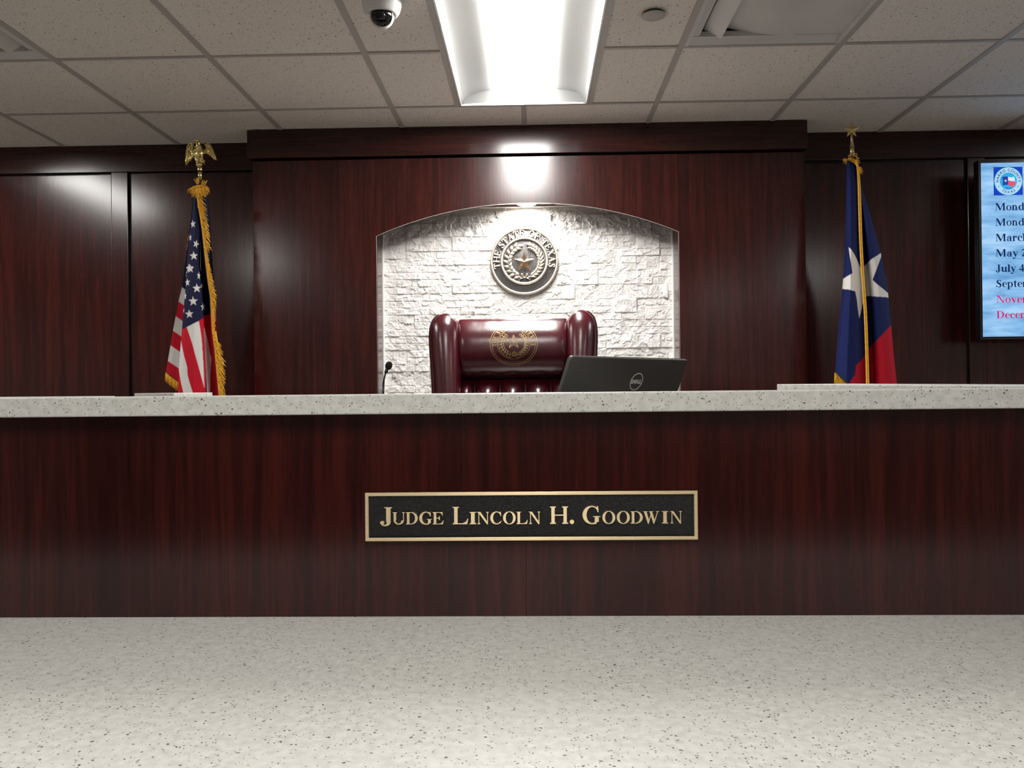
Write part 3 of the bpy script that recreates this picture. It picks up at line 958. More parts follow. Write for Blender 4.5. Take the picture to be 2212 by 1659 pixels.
    if ch == 'u': return 0.82, stem(0.09, 0.18, xh, w=0.19, bot=0, top=1) + stem(0.53, 0, xh, w=0.19, bot=2, top=1) + [('r', 0.34, 0.22, (0.25, 0.235), (0.07, 0.16), 0.03, 185, 340)]
    if ch == 'd': return 0.82, stem(0.52, 0, 1.0, w=0.19, bot=2, top=1) + [('r', 0.37, 0.34, (0.33, 0.355), (0.15, 0.29), 0.02, 40, 320)]
    if ch in 'pb':
        y0, y1 = (-0.31, xh) if ch == 'p' else (0.0, 1.0)
        return 0.82, stem(0.10, y0, y1, w=0.19, bot=3 if ch == 'p' else 0, top=1) + [('r', 0.42, 0.345, (0.345, 0.355), (0.165, 0.29), -0.02, -145, 145)]
    if ch == 'q': return 0.8, []
    if ch == 'e': return 0.66, [('r', 0.35, 0.345, (0.31, 0.36), (0.14, 0.31), 0.03, 0, 318), R_(0.19, 0.345, 0.655, 0.40)]
    if ch == 'c': return 0.66, [('r', 0.36, 0.345, (0.32, 0.36), (0.15, 0.31), 0.03, 45, 318), ring(0.55, 0.51, (0.10, 0.095), (0, 0))]
    if ch == 'a': return 0.74, stem(0.42, 0.08, 0.5, w=0.19, bot=0, top=0) + [('r', 0.40, 0.49, (0.215, 0.215), (0.03, 0.165), 0, 0, 150), ring(0.18, 0.52, (0.10, 0.09), (0, 0)), ('r', 0.29, 0.19, (0.24, 0.20), (0.09, 0.145), 0.02, 40, 330), stroke([(0.50, 0.12, 0.18), (0.58, 0.03, 0.10), (0.68, 0.05, 0.04)])]
    if ch == 'r': return 0.62, stem(0.09, 0, xh, w=0.19, top=1) + [stroke([(0.27, 0.46, 0.07), (0.34, 0.60, 0.10), (0.45, 0.64, 0.12)]), ring(0.50, 0.57, (0.11, 0.105), (0, 0))]
    if ch == 't': return 0.49, [R_(0.12, 0.15, 0.31, 0.70), ('p', [(0.31, 0.62), (0.31, 0.92), (0.27, 0.92), (0.02, 0.66), (0.02, 0.62)]), R_(0.05, 0.61, 0.46, xh), stroke([(0.215, 0.18, 0.19), (0.25, 0.05, 0.13), (0.34, 0.02, 0.07), (0.45, 0.10, 0.035)])]
    if ch in 'vy':
        G = [('p', [(0.05, xh - 0.02), (0.26, xh - 0.02), (0.46, 0.22), (0.38, -0.02), (0.35, -0.02)]), ('p', [(0.36, -0.02), (0.41, -0.02), (0.66, xh - 0.02), (0.58, xh - 0.02)]), R_(0.0, xh - SH, 0.37, xh), R_(0.48, xh - SH, 0.74, xh)]
        if ch == 'y': G += [stroke([(0.40, 0.02, 0.06), (0.32, -0.18, 0.06), (0.20, -0.28, 0.08), (0.12, -0.24, 0.10)]), ring(0.12, -0.20, (0.095, 0.09), (0, 0))]
        return 0.74, G
    if ch == '2': return 0.74, [stroke([(0.08, 0.74, 0.05), (0.16, 0.90, 0.10), (0.32, 0.93, 0.15), (0.47, 0.82, 0.20), (0.47, 0.63, 0.18), (0.34, 0.38, 0.12), (0.10, 0.08, 0.08)]), ('p', [(0.05, 0), (0.60, 0), (0.69, 0.27), (0.64, 0.27), (0.56, 0.17), (0.14, 0.17)])]
    if ch == '4': return 0.74, [R_(0.38, 0, 0.57, 1), R_(0.04, 0.22, 0.71, 0.36), ('p', [(0.04, 0.28), (0.04, 0.36), (0.44, 1), (0.57, 1), (0.44, 0.86), (0.12, 0.36)])]
    return 0.4, []


def cat(pts, per=6):
    out = []
    n = len(pts)
    for i in range(n - 1):
        p = [np.array(pts[max(0, min(n - 1, i + k))], float) for k in (-1, 0, 1, 2)]
        for j in range(per):
            u = j / per
            out.append(0.5 * ((2 * p[1]) + (-p[0] + p[2]) * u + (2 * p[0] - 5 * p[1] + 4 * p[2] - p[3]) * u * u + (-p[0] + 3 * p[1] - 3 * p[2] + p[3]) * u ** 3))
    out.append(np.array(pts[-1], float))
    return out


LAYER = {}          # which stroke of a letter a polygon belongs to: strokes sit a hair apart so they never share a face


def glyph_polys(ch):
    adv, G = glyph(ch)
    polys = []
    tag = []
    for gi, g in enumerate(G):
        tag += [gi - 1] * (len(polys) - len(tag))
        if g[0] == 'p': polys.append(g[1])
        elif g[0] == 'a':
            _, cx, cy, ro, ri, a0, a1, n = g
            polys.append([(cx + ro[0] * math.cos(2 * PI * k / n), cy + ro[1] * math.sin(2 * PI * k / n)) for k in range(n)])
        elif g[0] == 'r':
            _, cx, cy, ro, ri, dx_, a0, a1 = g
            n = max(6, int(abs(a1 - a0) / 12))
            for k in range(n):
                q = [math.radians(a0 + (a1 - a0) * (k + s) / n) for s in (0, 1)]
                polys.append([(cx + ro[0] * math.cos(q[0]), cy + ro[1] * math.sin(q[0])), (cx + ro[0] * math.cos(q[1]), cy + ro[1] * math.sin(q[1])),
                              (cx + dx_ + ri[0] * math.cos(q[1]), cy + ri[1] * math.sin(q[1])), (cx + dx_ + ri[0] * math.cos(q[0]), cy + ri[1] * math.sin(q[0]))])
        elif g[0] == 's':
            pp = cat(g[1])
            L_, R2 = [], []
            for i, p in enumerate(pp):
                a, b_ = pp[max(0, i - 1)], pp[min(len(pp) - 1, i + 1)]
                d = b_[:2] - a[:2]; d = d / (np.linalg.norm(d) + 1e-9)
                nn = np.array([-d[1], d[0]]) * p[2] / 2
                L_.append(tuple(p[:2] + nn)); R2.append(tuple(p[:2] - nn))
            for i in range(len(pp) - 1): polys.append([L_[i], L_[i + 1], R2[i + 1], R2[i]])
    tag += [len(G) - 1] * (len(polys) - len(tag))
    LAYER[ch] = tag
    return adv, polys


def put_glyph(mb, ch, fmap):
    """fmap(u, v, k): glyph units -> point, k = 0 face, 1 back"""
    adv, polys = glyph_polys(ch)
    for p, g in zip(polys, LAYER[ch]):
        mb.prism(p, lambda u, v: fmap(u, v, 0.012 * g), lambda u, v: fmap(u, v, 1 + 0.012 * g))
    return adv


# ------------------------------------------------------------------ name plate
PX0, PX1, PZ0, PZ1 = -0.3295, 0.3150, 1.2040, 1.2985
t = thing('name_plate', 'bronze name plate with raised letters on a black field, on the bench front', 'name plate', ((PX0 + PX1) / 2, BF, PZ0))
MB().bbox(PX0 + 0.003, PX1 - 0.003, BF - 0.006, BF - 0.0004, PZ0 + 0.003, PZ1 - 0.003, 0.0006, 1).build('field', M['plate_black'], t)
fw = 0.0068
m = MB()
rows = []
for d, y in ((0.0, BF - 0.0004), (0.0, BF - 0.0098), (0.0007, BF - 0.0105), (fw - 0.0007, BF - 0.0105), (fw, BF - 0.0098), (fw, BF - 0.0062)):
    rows.append([(PX0 + d, y, PZ0 + d), (PX1 - d, y, PZ0 + d), (PX1 - d, y, PZ1 - d), (PX0 + d, y, PZ1 - d)])
m.grid(rows, False, close_u=True)
m.build('border', M['bronze'], t)
spans = []
for ch, x0, x1, big in (('J', 300, 450, 1), ('U', 455, 605, 0), ('D', 618, 762, 0), ('G', 782, 938, 0), ('E', 948, 1080, 0), ('L', 1192, 1382, 1), ('I', 1397, 1480, 0), ('N', 1490, 1635, 0), ('C', 1652, 1788, 0), ('O', 1808, 1962, 0), ('L', 1972, 2108, 0), ('N', 2122, 2262, 0)):
    spans.append((ch, 770 + x0 / 5.672, 770 + x1 / 5.672, big))
for ch, x0, x1, big in (('H', 282, 503, 1), ('.', 522, 575, 2), ('G', 678, 895, 1), ('O', 918, 1075, 0), ('O', 1093, 1252, 0), ('D', 1262, 1408, 0), ('W', 1412, 1608, 0), ('I', 1640, 1715, 0), ('N', 1740, 1882, 0)):
    spans.append((ch, 1140 + x0 / 5.672, 1140 + x1 / 5.672, big))
for ch, x0, x1, big in spans:
    m = MB()
    X0 = PX0 + (x0 - 790.6) / 714.9 * (PX1 - PX0); X1 = PX0 + (x1 - 790.6) / 714.9 * (PX1 - PX0)
    hgt = (0.0238, 0.0337, 0.0337)[big]
    z0 = PZ0 + 0.0325 - 0.0012 * (X0 - PX0) / (PX1 - PX0)
    adv, polys = glyph_polys(ch)
    us = [u for p in polys for u, v in p]
    u0, u1 = min(us), max(us)
    put_glyph(m, ch, lambda u, v, k: (X0 + (u - u0) / (u1 - u0) * (X1 - X0), BF - 0.0098 + k * 0.0045, z0 + v * hgt))
    m.build('letter' if ch != '.' else 'full_stop', M['bronze'], t, fix=False)

# ------------------------------------------------------------------ state seal on the stone
SX, SZ, SR = -0.0385, 2.156, 0.1755
SY = NY - 0.022
t = thing('wall_seal', 'round dark and bronze state seal with a star, mounted on the white stone', 'seal', (SX, SY, SZ - SR))
ry = Matrix.Rotation(PI / 2, 3, 'X')         # lathe axis towards the viewer (-y)
cS = Vector((SX, SY, SZ))
MB().lathe([(0, -0.010), (SR - 0.004, -0.010), (SR - 0.002, 0.004), (SR - 0.012, 0.006), (0, 0.006)], cS, 72, True, ry).build('disc', M['seal_dark'], t)
MB().lathe([(SR, -0.011), (SR, 0.010), (SR - 0.003, 0.0125), (SR - 0.010, 0.0125), (SR - 0.0115, 0.010), (SR - 0.0115, 0.005)], cS, 72, True, ry).build('outer_rim', M['pale'], t)
r1 = 0.1175
MB().lathe([(r1 + 0.007, 0.005), (r1 + 0.006, 0.011), (r1 + 0.003, 0.0125), (r1 - 0.003, 0.0125), (r1 - 0.006, 0.011), (r1 - 0.007, 0.005)], cS, 72, True, ry).build('inner_rim', M['pale'], t)


def ring_text(mb, text, r_base, hgt, ang0, ang1, fpt, squeeze=1.0, gap=0.10, space=0.55):
    adv = [(space if ch == ' ' else glyph(ch)[0] + gap) for ch in text]
    tot = sum(adv)
    pos = 0
    for ch, a in zip(text, adv):
        if ch != ' ':
            mid = pos + a / 2
            th = ang0 + (ang1 - ang0) * mid / tot
            sc = abs(ang1 - ang0) * (r_base + hgt / 2) / tot       # width of one unit
            g = glyph(ch)[0]
            ca, sa = math.cos(th), math.sin(th)
            def fm(u, v, k, ca=ca, sa=sa, sc=sc, g=g):
                du = (u - g / 2) * sc
                rr = r_base + v * hgt
                return fpt(rr * ca + du * sa, rr * sa - du * ca, k)
            if callable(mb):
                one = MB(); put_glyph(one, ch, fm); mb(one)
            else: put_glyph(mb, ch, fm)
        pos += a


def seal_pt(u, v, k): return (SX + u, SY - 0.0118 + k * 0.006, SZ + v)


ring_text(lambda mb: mb.build('letter', M['pale'], t, fix=False), 'THE STATE OF TEXAS', 0.1275, 0.0325, math.radians(196), math.radians(-15), seal_pt)


def star_pts(r, ri=None, a0=PI / 2, n=5):
    ri = ri or r * 0.382
    return [((r if k % 2 == 0 else ri) * math.cos(a0 + k * PI / n), (r if k % 2 == 0 else ri) * math.sin(a0 + k * PI / n)) for k in range(2 * n)]


def facet_star(mb, fpt, r, depth, ri=None):
    p = star_pts(r, ri)
    vs = [fpt(u, v, 0.0) for u, v in p] + [fpt(0, 0, depth)]
    return mb.add(vs, [(i, (i + 1) % 10, 10) for i in range(10)])


m = MB()
facet_star(m, lambda u, v, d: (SX - 0.0005 + u, SY - 0.0062 - d, SZ - 0.006 + v), 0.054, 0.014)
m.build('star', M['copper'], t)


def leaf(mb, base, ang, ln, wd, fpt, lift=0.006, n=7):
    rows = []
    ca, sa = math.cos(ang), math.sin(ang)
    for i in range(n + 1):
        s = i / n
        w = wd * math.sin(PI * s ** 0.85) * (1 - 0.15 * s)
        row = []
        for q in (-1, -0.5, 0, 0.5, 1):
            a, b_ = ln * s, q * w
            row.append(fpt(base[0] + a * ca - b_ * sa, base[1] + a * sa + b_ * ca, lift * (0.25 + math.sin(PI * min(1, s + 0.05)) * (1 - 0.55 * abs(q)) - (0.10 if q == 0 else 0))))
        rows.append(row)
    return mb.grid(rows)


sp = lambda u, v, d: (SX + u, SY - 0.006 - d, SZ + v)
# left branch: broad leaves with acorns, right branch: narrow leaves
m = MB()
rs = 0.083
m.tube([sp(rs * math.cos(q), rs * math.sin(q) * 1.0 - 0.004, 0.003) for q in [math.radians(262 - i * 6.5) for i in range(22)]], 0.0021, 6)
for i in range(9):
    q = math.radians(250 - i * 15.5)
    b0 = (rs * math.cos(q), rs * math.sin(q) - 0.004)
    tang = q - PI / 2
    leaf(m, b0, tang - 0.62, 0.037, 0.0095, sp, 0.008)
    leaf(m, b0, tang + 0.72, 0.034, 0.0092, sp, 0.008)
leaf(m, (rs * math.cos(math.radians(118)), rs * math.sin(math.radians(118))), math.radians(12), 0.036, 0.010, sp, 0.008)
m.ell(sp(-0.066, -0.075, 0.006), (0.0085, 0.006, 0.0085), 12, 8)
m.ell(sp(-0.072, 0.004, 0.005), (0.0065, 0.005, 0.0065), 12, 8)
m.build('oak_branch', M['pale'], t)
m = MB()
m.tube([sp(rs * math.cos(q), rs * math.sin(q) * 1.0 - 0.004, 0.003) for q in [math.radians(-82 + i * 6.5) for i in range(22)]], 0.0021, 6)
for i in range(12):
    q = math.radians(-70 + i * 11.5)
    b0 = (rs * math.cos(q), rs * math.sin(q) - 0.004)
    tang = q + PI / 2
    leaf(m, b0, tang - 0.42, 0.038, 0.0062, sp, 0.008)
    leaf(m, b0, tang + 0.55, 0.034, 0.0060, sp, 0.008)
leaf(m, (rs * math.cos(math.radians(64)), rs * math.sin(math.radians(64))), math.radians(150), 0.036, 0.008, sp, 0.008)
m.ell(sp(0.078, -0.042, 0.006), (0.0075, 0.006, 0.0065), 12, 8)
m.build('olive_branch', M['pale'], t)
m = MB()
for s in (-1, 1):
    m.tube([sp(s * x, z, d) for x, z, d in ((0.002, -0.088, 0.005), (0.012, -0.078, 0.008), (0.016, -0.066, 0.009), (0.011, -0.066, 0.009), (0.006, -0.080, 0.006))], 0.0022, 6)
    m.tube([sp(s * x, z, d) for x, z, d in ((0.004, -0.088, 0.005), (0.018, -0.092, 0.008), (0.030, -0.098, 0.007), (0.024, -0.103, 0.006), (0.036, -0.110, 0.004))], 0.0024, 6)
m.ell(sp(0, -0.086, 0.006), (0.005, 0.004, 0.004), 10, 6)
m.build('ribbon', M['pale'], t)

# ------------------------------------------------------------------ judge's chair
CXc = -0.079
t = thing('judge_chair', 'burgundy leather wing chair with a gilt seal on its headrest', 'chair', (CXc, 3.45, DAIS))
CY = 3.28


def loft_pad(mb, secs, seg=28, power=2.6):
    """secs: (cx, cy, z, half width, half depth, yaw) super-elliptic slices from bottom to top"""
    rows = []
    for cx, cy, z, a, b_, yaw in secs:
        row = []
        for k in range(seg):
            q = 2 * PI * k / seg
            c_, s_ = math.cos(q), math.sin(q)
            x = a * abs(c_) ** (2 / power) * (1 if c_ >= 0 else -1)
            y = b_ * abs(s_) ** (2 / power) * (1 if s_ >= 0 else -1)
            row.append((cx + x * math.cos(yaw) - y * math.sin(yaw), cy + x * math.sin(yaw) + y * math.cos(yaw), z))
        rows.append(row)
    base = len(mb.v)
    mb.grid(rows, True, close_u=True)
    mb.f.append(tuple(base + k for k in range(seg))); mb.sm.append(True)
    mb.f.append(tuple(base + (len(rows) - 1) * seg + k for k in range(seg))); mb.sm.append(True)


# back shell
m = MB()
rows = []
zs = [1.05, 1.2, 1.4, 1.6, 1.70, 1.745, 1.765, 1.775]
for z in zs:
    k = max(0, (z - 1.745) / 0.03)
    row = []
    for i in range(25):
        u = -1 + 2 * i / 24
        row.append((CXc + u * 0.315, CY + 0.10 + 0.02 * (1 - u * u) + 0.02 * k - 0.03 * abs(u) ** 4, z - 0.002))
    rows.append(row)
back = [[(x, y + 0.075 - 0.03 * max(0, (p - 5)) / 2, z) for x, y, z in r] for p, r in enumerate(rows)]
ringrows = [r + b2[::-1] for r, b2 in zip(rows, back)]
m.grid(ringrows, True, close_u=True)
m.grid([rows[-1], [((x1 + x2) / 2, (y1 + y2) / 2, z1 + 0.012) for (x1, y1, z1), (x2, y2, z2) in zip(rows[-1], back[-1])], back[-1]])
m.build('back_shell', M['leather'], t)
# wings: taper to a rounded, forward-leaning top
for s in (-1, 1):
    m = MB()
    secs = []
    prof = [(1.10, 0.325, 0.214, 0.12), (1.30, 0.328, 0.214, 0.125), (1.45, 0.331, 0.214, 0.125), (1.55, 0.335, 0.214, 0.122), (1.62, 0.339, 0.214, 0.118), (1.68, 0.342, 0.214, 0.112), (1.72, 0.3425, 0.2145, 0.106),
            (1.745, 0.340, 0.217, 0.100), (1.762, 0.336, 0.222, 0.094), (1.776, 0.330, 0.230, 0.086), (1.788, 0.320, 0.240, 0.076), (1.797, 0.309, 0.249, 0.062), (1.803, 0.299, 0.256, 0.046), (1.8065, 0.288, 0.263, 0.028), (1.808, 0.280, 0.268, 0.010)]
    lift = 0.0 if s < 0 else 0.008
    for z, ou, inn, d in prof:
        lz = lift * max(0, (z - 1.5) / 0.3)
        secs.append((CXc + s * (ou + inn) / 2, CY + 0.055, z + lz, (ou - inn) / 2, d, -s * 0.14))
    loft_pad(m, secs, 36, 2.5)
    m.build('wing', M['leather'], t)
    m = MB()     # welt along the outer edge of the wing
    m.tube([(CXc + s * (ou - 0.0015), CY + 0.03, z + lift * max(0, (z - 1.5) / 0.3)) for z, ou, inn, d in prof[:13]], 0.0035, 8)
    m.build('piping', M['leather'], t)
# headrest bolster
HX0, HX1, HZ, HH, HD = -0.3005, 0.1405, 1.664, 0.121, 0.100
HYc = CY + 0.060
hp = 2.15


def bolster(x, q):
    """x along, q in [-90, 90] deg from top to bottom of the front face"""
    u = (x - (HX0 + HX1) / 2) / ((HX1 - HX0) / 2)
    e = max(0.0, 1 - abs(u) ** 14) ** (1 / 6)
    c_, s_ = math.cos(q), math.sin(q)
    dy = HD * abs(c_) ** (2 / hp) * (1 if c_ >= 0 else -1) * (0.75 + 0.25 * e) * (e if e < 1 else 1) ** 0.5
    dz = HH * abs(s_) ** (2 / hp) * (1 if s_ >= 0 else -1) * (0.93 + 0.07 * e)
    puck = 0.0015 * math.sin(x * 95) * max(0, math.sin(q)) ** 6
    return Vector((x, HYc - dy - puck, HZ + dz))


m = MB()
rows = []
xs = [HX0 + (HX1 - HX0) * (0.5 - 0.5 * math.cos(PI * (i / 60))) for i in range(61)]
for x in xs: rows.append([bolster(x, 2 * PI * k / 72) for k in range(72)])
m.grid(rows, True, close_u=True)
m.build('headrest', M['leather'], t)
# gilt seal printed on the bolster: offsets measured along the curved face
qs = np.linspace(-1.5, 1.5, 400)
prof = np.array([[p.y, p.z] for p in (bolster(-0.08, q) for q in qs)])
al = np.r_[0, np.cumsum(np.linalg.norm(np.diff(prof, axis=0), axis=1))]
EX, EZ0 = -0.0755, 1.676
al0 = np.interp(EZ0, prof[:, 1], al)


def gilt_pt(u, v, d):
    a = al0 + v * 0.94
    q = np.interp(a, al, qs)
    y, z = np.interp(a, al, prof[:, 0]), np.interp(a, al, prof[:, 1])
    q2 = np.interp(a + 0.001, al, qs)
    y2, z2 = np.interp(a + 0.001, al, prof[:, 0]), np.interp(a + 0.001, al, prof[:, 1])
    tz, ty = z2 - z, y2 - y
    L_ = math.hypot(tz, ty) + 1e-9
    return (EX + u, y - tz / L_ * d, z + ty / L_ * d)


m = MB()
ER = 0.095
for r, w_ in ((ER, 0.0016), (ER - 0.0075, 0.0014), (0.066, 0.0013)):
    rows = []
    for rr, d in ((r - w_, 0.0002), (r - w_, 0.0009), (r, 0.0009), (r, 0.0002)):
        rows.append([gilt_pt(rr * math.cos(2 * PI * k / 96), rr * math.sin(2 * PI * k / 96), d) for k in range(97)])
    m.grid(rows, False)
ring_text(m, 'THE STATE OF TEXAS', 0.0695, 0.0145, math.radians(190), math.radians(-8), lambda u, v, k: gilt_pt(u, v, 0.0009 - 0.0007 * k), gap=0.2, space=0.7)
g2 = lambda u, v, d: gilt_pt(u, v, 0.0009)
def gline(p0, p1, w_=0.0016):
    a, b_ = np.array(p0), np.array(p1); d = (b_ - a) / (np.linalg.norm(b_ - a) + 1e-9); nn = np.array([-d[1], d[0]]) * w_ / 2
    hz = 0.0008 + 0.0004 * random.random()
    m.prism([tuple(a + nn), tuple(b_ + nn), tuple(b_ - nn), tuple(a - nn)], lambda u, v: gilt_pt(u, v, hz), lambda u, v: gilt_pt(u, v, 0.0002))
so, si = star_pts(0.031), star_pts(0.0235)
for pset in (so,):
    for i in range(10): gline((pset[i][0], pset[i][1] + 0.008), (pset[(i + 1) % 10][0], pset[(i + 1) % 10][1] + 0.008), 0.0019)
for i in range(10): gline((0, 0.008), (so[i][0] * 0.93, so[i][1] * 0.93 + 0.008), 0.0011)
rr = 0.049
for sgn, n_, spread, wd in ((1, 9, 0.62, 0.0052), (-1, 10, 0.45, 0.0038)):
    for i in range(n_):
        q = math.radians(-90 - sgn * (16 + i * 125 / n_))
        b0 = (rr * math.cos(q), rr * math.sin(q))
        tang = q - sgn * PI / 2
        for dq in (-spread, spread):
            ang = tang + dq; ln = 0.019
            pts = []
            for k in range(13):
                s = k / 12 if k <= 6 else 1 - (k - 6) / 6
                s = k / 6 if k <= 6 else 2 - k / 6
                w_ = wd * math.sin(PI * min(1, s) ** 0.9) * (1 if k <= 6 else -1)
                pts.append((b0[0] + ln * s * math.cos(ang) - w_ * math.sin(ang), b0[1] + ln * s * math.sin(ang) + w_ * math.cos(ang)))
            for k in range(12): gline(pts[k], pts[k + 1], 0.0013)
    arcp = [(rr * math.cos(math.radians(-90 - sgn * a)), rr * math.sin(math.radians(-90 - sgn * a))) for a in range(12, 150, 8)]
    for k in range(len(arcp) - 1): gline(arcp[k], arcp[k + 1], 0.0020)
for k in range(16):
    q0, q1 = 2 * PI * k / 16, 2 * PI * (k + 1) / 16
    gline((0.009 * math.cos(q0) + 0.002, -0.044 + 0.009 * math.sin(q0)), (0.009 * math.cos(q1) + 0.002, -0.044 + 0.009 * math.sin(q1)), 0.0022)
    gline((0.0045 * math.cos(q0) + 0.002, -0.044 + 0.0045 * math.sin(q0)), (0.0045 * math.cos(q1) + 0.002, -0.044 + 0.0045 * math.sin(q1)), 0.0018)
for sgn in (-1, 1):
    gline((0.004 * sgn, -0.054), (0.016 * sgn, -0.060), 0.0018); gline((0.016 * sgn, -0.060), (0.022 * sgn, -0.057), 0.0014)
m.build('gilt_emblem', M['gilt'], t, fix=False, label='gilt seal print')
# tufted lower cushion
m = MB()
rows = []
pl_x = [-0.300, -0.2385, -0.1345, -0.031, 0.0735, 0.141]
for j in range(61):
    z = 1.08 + (1.541 - 1.08) * j / 60
    row = []
    for i in range(121):
        x = -0.300 + 0.441 * i / 120
        k = max(1, min(len(pl_x) - 1, sum(1 for p in pl_x if p <= x + 1e-9)))
        u = (x - pl_x[k - 1]) / (pl_x[k] - pl_x[k - 1])
        bul = abs(math.sin(PI * min(1, max(0, u)))) ** 0.42
        tz = (1.541 - z)
        topr = math.sqrt(max(0, 1 - max(0, 1 - tz / 0.075) ** 2))
        dia = 0.5 + 0.5 * math.cos(2 * PI * (z - 1.30) / 0.16)
        row.append((x, CY + 0.075 - (0.014 + 0.078 * bul * (0.72 + 0.28 * dia)) * topr, z))
    rows.append(row)
m.grid(rows)
m.build('tufted_cushion', M['leather'], t)
for zr in (1.22, 1.38):
    for p in pl_x[1:-1]: MB().ell((p, CY + 0.055, zr), (0.010, 0.006, 0.010), 10, 6).build('tufting_button', M['leather'], t)
MB().bbox(CXc - 0.27, CXc + 0.27, CY - 0.42, CY + 0.10, 0.98, 1.10, 0.04, 4).build('seat', M['leather'], t)
for s in (-1, 1):
    MB().bbox(CXc + s * 0.31 - 0.045, CXc + s * 0.31 + 0.045, CY - 0.30, CY + 0.10, 1.00, 1.26, 0.035, 4).build('armrest', M['leather'], t)
MB().lathe([(0, 0.70), (0.03, 0.70), (0.03, 0.98), (0.12, 0.981), (0, 0.981)], (CXc, CY - 0.14, 0), 20).build('gas_post', M['steel'], t)
for k in range(5):
    q = 2 * PI * k / 5 + 0.3
    tip = Vector((CXc + 0.30 * math.cos(q), CY - 0.14 + 0.30 * math.sin(q), DAIS + 0.07))
    leg = MB().tube([(CXc, CY - 0.14, DAIS + 0.19), tip], [0.03, 0.018], 10).build('leg', M['wood'], t)
    MB().ell(tip - Vector((0, 0, 0.038)), (0.028, 0.028, 0.031), 12, 8).build('caster', M['black'], leg)

# ------------------------------------------------------------------ laptop, lid towards the viewer
LA, LB = Vector((0.0814, 1.747, 1.566)), Vector((0.3900, 2.047, 1.566))
t = thing('laptop', 'open charcoal laptop seen from behind, its lid showing a round silver logo', 'laptop', ((LA.x + LB.x) / 2, (LA.y + LB.y) / 2 + 0.09, 1.275))
e = (LB - LA).normalized(); W_ = (LB - LA).length
nv = Vector((e.y, -e.x, 0)); tilt = math.radians(23.5)
dn = -(Vector((0, 0, 1)) * math.cos(tilt) + nv * math.sin(tilt))
no = e.cross(dn).normalized()
if no.dot(nv) < 0: no = -no
LL = 0.292
lp = lambda u, v, d: LA + e * u + dn * v + no * d      # u along, v down, d out of the lid back
bm = bmesh.new()
vs = [bm.verts.new(lp(u, v, d)) for d in (-0.009, 0.0) for u, v in ((0, 0), (W_, 0), (W_, LL), (0, LL))]
for f in ((0, 3, 2, 1), (4, 5, 6, 7), (0, 1, 5, 4), (1, 2, 6, 5), (2, 3, 7, 6), (3, 0, 4, 7)): bm.faces.new([vs[i] for i in f])
bmesh.ops.recalc_face_normals(bm, faces=bm.faces)
short = [e_ for e_ in bm.edges if abs((e_.verts[0].co - e_.verts[1].co).length - 0.009) < 1e-4]
bmesh.ops.bevel(bm, geom=short, offset=0.012, segments=5, profile=0.5, affect='EDGES')
bmesh.ops.bevel(bm, geom=[e_ for e_ in bm.edges if len(e_.link_faces) == 2 and e_.calc_face_angle(0) > 1.2], offset=0.0025, segments=3, profile=0.5, affect='EDGES')
lid = MB().bm(bm, False).build('lid', M['lid'], t)
m = MB()
cu, cv = W_ * 0.515, 0.0
# logo centre from the photograph
def lid_hit(px, py):
    d = at(px, py, 1.0) - Vector((0, 0, EYE)); o = Vector((0, 0, EYE))
    s = (LA - o).dot(no) / d.dot(no); p = o + d * s - LA
    return p.dot(e), p.dot(dn)
cu, cv = lid_hit(1374.5, 824.5)
rl = 0.0225
for r0, r1 in ((rl - 0.0026, rl),):
    rows = [[lp(cu + r * math.cos(2 * PI * k / 48), cv + r * math.sin(2 * PI * k / 48), d) for k in range(49)] for r, d in ((r0, 0.0002), (r0, 0.0007), (r1, 0.0007), (r1, 0.0002))]
    m.grid(rows, False)
def lg(pts, sc=0.0105):     # letter outlines, unit = letter height, origin at logo centre
    lgz = 0.0005 + 0.0004 * random.random()
    m.prism(pts, lambda u, v: lp(cu + u * sc, cv - v * sc, lgz), lambda u, v: lp(cu + u * sc, cv - v * sc, 0.0001))
lg([(-1.72, -0.5), (-1.42, -0.5), (-1.42, 0.5), (-1.72, 0.5)])
for k in range(10):
    q0, q1 = -PI / 2 + PI * k / 10, -PI / 2 + PI * (k + 1) / 10
    lg([(-1.32 + 0.52 * math.cos(q0), 0.5 * math.sin(q0)), (-1.32 + 0.52 * math.cos(q1), 0.5 * math.sin(q1)), (-1.32 + 0.24 * math.cos(q1), 0.27 * math.sin(q1)), (-1.32 + 0.24 * math.cos(q0), 0.27 * math.sin(q0))])
lg([(-1.5, -0.5), (-1.3, -0.5), (-1.3, -0.27), (-1.5, -0.27)]); lg([(-1.5, 0.27), (-1.3, 0.27), (-1.3, 0.5), (-1.5, 0.5)])
c45 = math.cos(math.radians(40)); s45 = math.sin(math.radians(40))
rot = lambda u, v: (-0.33 + u * c45 - v * s45, 0.0 + u * s45 + v * c45)
for r in ((-0.45, -0.42, -0.20, 0.42), (-0.25, -0.42, 0.45, -0.22), (-0.25, -0.10, 0.45, 0.10), (-0.25, 0.22, 0.45, 0.42)):
    lg([rot(r[0], r[1]), rot(r[2], r[1]), rot(r[2], r[3]), rot(r[0], r[3])])
for x in (0.30, 1.05): lg([(x, -0.5), (x + 0.28, -0.5), (x + 0.28, 0.5), (x, 0.5)]); lg([(x + 0.2, -0.5), (x + 0.68, -0.5), (x + 0.68, -0.24), (x + 0.2, -0.24)])
m.build('logo', M['logo'], lid, fix=False)
